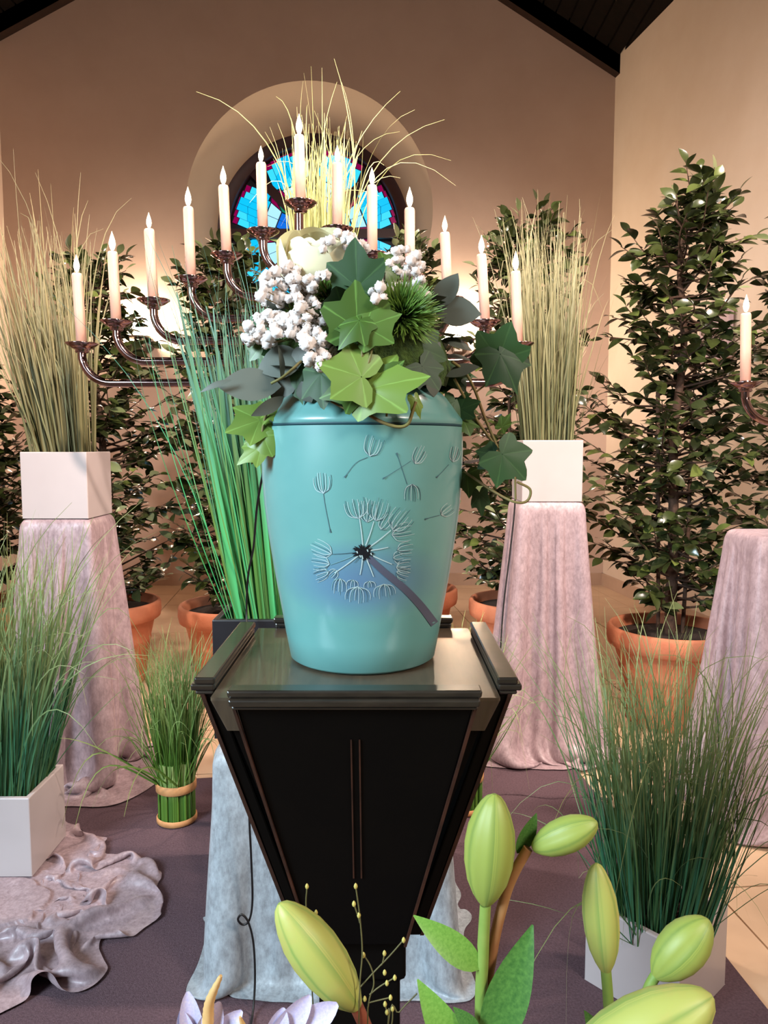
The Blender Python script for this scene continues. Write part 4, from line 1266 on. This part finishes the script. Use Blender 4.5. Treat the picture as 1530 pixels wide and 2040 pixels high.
# green tufted ball and filler tufts
for (px, py, d, rad, n_) in ((800, 632, .74, .034, 1000), (600, 640, .755, .022, 260), (650, 590, .76, .02, 200)):
    mb = MB(); c = P(px, py, d); rnd = random.Random(px)
    for i in range(n_):
        a = rnd.uniform(0, 6.28); z = rnd.uniform(-.7, 1); q = math.sqrt(1 - z * z); dv = V((q * math.cos(a), q * math.sin(a), z))
        l = rad * rnd.uniform(.8, 1.15); sd = V((rnd.uniform(-1, 1), rnd.uniform(-1, 1), rnd.uniform(-1, 1))) * .18
        mb.blade([c + dv * l * .3, c + dv * l * .7 + sd * l * .4, c + dv * l + sd * l], .0022, V((0, -1, .2)), rnd.uniform(0, 1))
    mb.build('green_tuft', M['moss2'], fa, kind='stuff')

# ================================================================ lilies close to the lens
def bud(parent, p0, p1, wpx, d, mat, ph=0.0, d1=None):
    a, b = P(*p0, d), P(*p1, d1 or d); ax = b - a; ln = ax.length; rad = wpx * d / FPX / 2 * 1.03
    x = ax.normalized().cross(V((0, -1, 0))).normalized(); y = ax.normalized().cross(x); mb = MB(); rows = []
    pr = [(0, .22), (.03, .34), (.10, .55), (.22, .80), (.38, .96), (.55, 1.0), (.70, .92), (.83, .72), (.92, .50), (.97, .32), (1, .08)]
    n_ = 42
    for t_, r_ in pr:
        row = []
        for j in range(n_):
            f = 2 * PI * j / n_ + ph; g_ = abs(math.sin(1.5 * f)); rr = rad * r_ * (.93 + .07 * g_ ** .6 - (.035 * (1 - g_) ** 6 if t_ > .1 else 0))
            row.append(a + ax * t_ + (x * math.cos(f) + y * math.sin(f)) * rr)
        rows.append(row)
    mb.quadgrid(rows, True, lambda i, j: ((j * 3 / n_) % 1.0001, i / (len(pr) - 1)))
    mb.face(rows[-1])
    return mb.build('bud', mat, parent)


def stem(parent, pts, r, mat, r1=None):
    q = catmull([P(*p) for p in pts], 6); q.append(V((q[-1].x, q[-1].y, .011))); r1 = r if r1 is None else r1; m = len(q)
    mb = MB(); mb.tube(q, [r + (r1 - r) * i / (m - 1) for i in range(m)], 12); return mb.build('stem', mat, parent)


LL = [leaf_mesh('lily_leaf', M['lleaf'], .34, .25, .25, 10, .8), leaf_mesh('lily_leaf', M['lleaf_d'], .34, .3, .1, 10, .8)]
FOOT = (1000, 3100)
t = thing('lily', 'lily stalk with one upright green bud and a smaller bud branching right', 'lily', P(985, 2600, .46), 'budding lilies in the foreground')
bud(t, (967, 1800), (985, 1582), 104, .46, M['bud_g'], .5)
stem(t, [(967, 1803, .46), (962, 1900, .46), (958, 2060, .46), (960, 2600, .46)], .0036, M['stem_g'], .0045)
stem(t, [(1052, 1690, .465), (1025, 1738, .465), (1005, 1790, .465), (980, 1900, .465), (966, 2060, .465), (965, 2600, .465)], .0032, M['stem_b'], .004)
bud(t, (1062, 1690), (1190, 1638), 70, .465, M['bud_g'], 1.6, .455)
leaf_at(t, 'lily_leaf', LL[1], (1030, 1700), (1072, 1624), .468, .47, (.3, -1, .2), 1.2)
leaf_at(t, 'lily_leaf', LL[0], (958, 1930), (842, 1838), .458, .45, (-.1, -1, .7), 1.0)
leaf_at(t, 'lily_leaf', LL[1], (972, 2095), (1058, 1858), .455, .45, (-.3, -1, .1), .9)
leaf_at(t, 'lily_leaf', LL[0], (925, 2120), (846, 1980), .45, .445, (.2, -1, .2), 1.1)
leaf_at(t, 'lily_leaf', LL[1], (955, 2060), (905, 2010), .45, .45, (.2, -1, .2), 1.3)
t = thing('lily', 'lily bud, slim yellow-green and upright, in front of the white planter', 'lily', P(1210, 2600, .50), 'budding lilies in the foreground')
bud(t, (1207, 1936), (1188, 1720), 74, .50, M['bud_y'], .2)
stem(t, [(1207, 1932, .50), (1212, 2000, .50), (1212, 2080, .50), (1180, 2600, .48)], .0038, M['stem_g'])
leaf_at(t, 'lily_leaf', LL[1], (1205, 2090), (1168, 2018), .5, .5, (.2, -1, .2), 1.2)
t = thing('lily', 'deep green lily bud leaning right on a bent stalk before the planter', 'lily', P(1260, 2600, .48), 'budding lilies in the foreground')
bud(t, (1305, 1945), (1412, 1832), 94, .49, M['bud_g'], 2.4)
stem(t, [(1308, 1940, .49), (1290, 1975, .49), (1276, 2040, .49), (1262, 2120, .49), (1220, 2600, .48)], .0036, M['stem_g'])
t = thing('lily', 'pale lily bud at the bottom edge right of centre, partly cut off', 'lily', P(1100, 2600, .43), 'budding lilies in the foreground')
bud(t, (1120, 2150), (1420, 1985), 150, .42, M['bud_y'], .9)
stem(t, [(1125, 2146, .42), (1090, 2190, .42), (1060, 2300, .43), (1050, 2600, .44)], .004, M['stem_g'])
t = thing('lily', 'yellow lily bud leaning left in front of the black stand', 'lily', P(760, 2600, .46), 'budding lilies in the foreground')
bud(t, (712, 2008), (556, 1800), 106, .47, M['bud_y'], 1.15)
stem(t, [(706, 1996, .47), (730, 2050, .47), (752, 2120, .47), (800, 2600, .46)], .0046, plain('red_brown_stem', L(150, 84, 60), L(136, 62, 44), 30, .5), .0046)

# lilac blossom and tan spike along the bottom edge
t = thing('delphinium', 'pale lilac blossom at the bottom edge left of the yellow bud', 'flower', P(560, 2600, .44))


def petal(parent, base, tip, wpx, d, face, cup=.35):
    a, b = P(*base, d), P(*tip, d - .006); ax = b - a; s = ax.length; w_ = wpx * d / FPX / s; mb = MB(); rows = []
    for i in range(15):
        t_ = i / 14; hw = w_ / 2 * max(.04, 1 - (1.9 * t_ - .9) ** 2) ** .55; rows.append([V((u * hw, t_, cup * (u * u * hw) - .22 * t_ * t_)) for u in (-1, -.75, -.5, -.25, 0, .25, .5, .75, 1)])
    mb.quadgrid(rows); me = mb.mesh('petal', M['lilac'])
    mx = Matrix.Translation(a - parent_loc(parent)) @ orient(ax.normalized(), V(face)) @ Matrix.Scale(s, 4)
    o = bpy.data.objects.new('petal', me); COL.objects.link(o); o.parent = parent; o.matrix_basis = mx


for b_, tp_, w__, fc in (((560, 2075), (660, 2012), 62, (0, -1, .6)), ((540, 2085), (610, 2004), 56, (.2, -1, .5)), ((545, 2090), (560, 2025), 50, (0, -1, .4))):
    petal(t, b_, tp_, w__, .44, fc)
stem(t, [(545, 2075, .44), (550, 2120, .44), (560, 2600, .44)], .002, M['stem_g'])
t = thing('delphinium', 'pale lilac blossom in the bottom left beside a tan spike', 'flower', P(400, 2600, .44))
for b_, tp_, w__, fc in (((395, 2095), (370, 1998), 50, (0, -1, .5)), ((400, 2095), (430, 2016), 56, (.1, -1, .5)), ((405, 2095), (470, 2030), 50, (.1, -1, .5)), ((390, 2095), (358, 2030), 40, (-.1, -1, .5))):
    petal(t, b_, tp_, w__, .44, fc)
stem(t, [(398, 2090, .44), (402, 2140, .44), (410, 2600, .44)], .002, M['stem_g'])
mb = MB(); q = catmull([P(*p) for p in ((408, 2120, .436), (414, 2040, .436), (418, 1995, .436), (440, 1944, .432))], 8); m = len(q)
mb.tube(q, [.0036 - .0026 * (i / (m - 1)) ** 3 + .0003 * (i % 2) for i in range(m)], 12)
q = catmull([P(*p) for p in ((408, 2120, .436), (400, 2400, .436), (405, 2600, .436))], 4); q.append(V((q[-1].x, q[-1].y, .011))); mb.tube(q, .0018, 8)
o = mb.build('flower_spike', M['spike'], None, True, origin=P(405, 2600, .436)); tag(o, 'slender tan flower spike rising from the bottom edge left of centre', 'flower')
mb = MB(); q = catmull([P(*p) for p in ((500, 2100, .436), (490, 2060, .436), (478, 2026, .434))], 6); mb.tube(q, [.003 - .0022 * (i / (len(q) - 1)) ** 2 for i in range(len(q))], 10)
q = catmull([P(*p) for p in ((500, 2100, .436), (498, 2400, .436), (500, 2600, .436))], 4); q.append(V((q[-1].x, q[-1].y, .011))); mb.tube(q, .0016, 8)
o = mb.build('flower_spike', M['spike'], None, True, origin=P(500, 2600, .436)); tag(o, 'short tan flower tip just showing at the bottom edge between the lilac blossoms', 'flower')

# panicum sprigs
def sprig(label, lines, beads, d, root):
    t = thing('panicum_sprig', label, 'grass sprig', P(*root, d), 'beaded grass sprigs')
    mb = MB()
    for ln in lines:
        q = catmull([P(x, y, d) for x, y in ln], 5)
        if ln[-1][1] == 2600:
            q.append(V((q[-1].x, q[-1].y, .011)))
        mb.tube(q, .0005, 5)
    mb.build('stalk', M['sprig'], t)
    for x, y in beads:
        mb = MB(); c = P(x, y, d); mb.lathe([(0, -.0022), (.0010, -.0012), (.0013, 0), (.0009, .0014), (0, .0024)], c, 8); mb.build('seed', M['bead'], t)


k2 = lambda x, y: (560 + x * .19608, 1650 + y * .19608)
sprig('thin beaded grass sprig standing upright before the black board', [[k2(760, 600), k2(800, 900), k2(825, 1250), k2(800, 1600), k2(790, 2200), (715, 2600)], [k2(745, 780), k2(790, 920), k2(800, 960)]],
      [k2(758, 590), k2(740, 770), k2(790, 885)], .46, (715, 2600))
sprig('branching beaded grass sprig right of the yellow lily bud', [[k2(935, 1470), k2(940, 1600), k2(890, 1780), k2(880, 2200), (735, 2600)], [k2(840, 1290), k2(900, 1380), k2(935, 1470)], [k2(1240, 1140), k2(1100, 1300), k2(935, 1470), k2(800, 1620)], [k2(1050, 1275), k2(1030, 1370), k2(1000, 1400)],
      [k2(1150, 1520), k2(1000, 1610), k2(900, 1690)], [k2(1110, 1720), k2(980, 1750), k2(885, 1775)], [k2(1056, 1790), k2(1080, 1900), k2(1080, 2100), (735, 2600)], [k2(1132, 1830), k2(1130, 1950), k2(1100, 2100)], [k2(1380, 1680), k2(1200, 1870), k2(1080, 2060), (735, 2600)]],
      [k2(1245, 1138), k2(1050, 1272), k2(838, 1290), k2(1155, 1520), k2(1075, 1575), k2(1112, 1722), k2(1056, 1788), k2(1132, 1836), k2(1075, 1870), k2(1052, 1468), k2(850, 1735)], .462, (735, 2600))
sprig('two-beaded grass sprig peeping out above the yellow lily bud', [[k2(263, 600), k2(255, 820), k2(300, 1400), (660, 2600)], [k2(355, 860), k2(335, 930), k2(300, 1400)]], [k2(263, 592), k2(355, 858)], .49, (660, 2600))

# ================================================================ black cords
mb = MB()
pts = [P(525, 935, 1.30), P(512, 1010, 1.34), P(505, 1090, 1.42), P(494, 1150, 1.49), P(491, 1232, 1.52), P(493, 1330, 1.42), P(496, 1600, 1.405), P(500, 1700, 1.41), P(503, 1790, 1.425), P(497, 1832, 1.425)]
loop = [P(484, 1842, 1.425), P(474, 1832, 1.42), P(482, 1822, 1.418), P(495, 1838, 1.42), P(505, 1880, 1.425), P(508, 1950, 1.42), F(504, 2015, .019), F(498, 2050, .019)]
q = catmull(pts + loop, 8); mb.tube(q, .0022, 8)
o = mb.build('cord', M['cord'], None, True, origin=q[-1]); tag(o, 'thin black cord hanging over the daylight-tinted velvet with one small loop', 'cord')
mb = MB()
q = catmull([P(921, 923, .93), P(960, 915, 1.6), P(1002, 904, 2.3), P(1024, 915, 2.45), P(1026, 1000, 2.47), P(1016, 1100, 2.46), P(1002, 1220, 2.44), P(990, 1400, 2.42), F(975, 1500, .022)], 8); mb.tube(q, .0028, 8)
o = mb.build('cord', M['cord'], None, True, origin=q[-1]); tag(o, 'thin black cord running from the urn and hanging down before the right velvet plinth', 'cord')
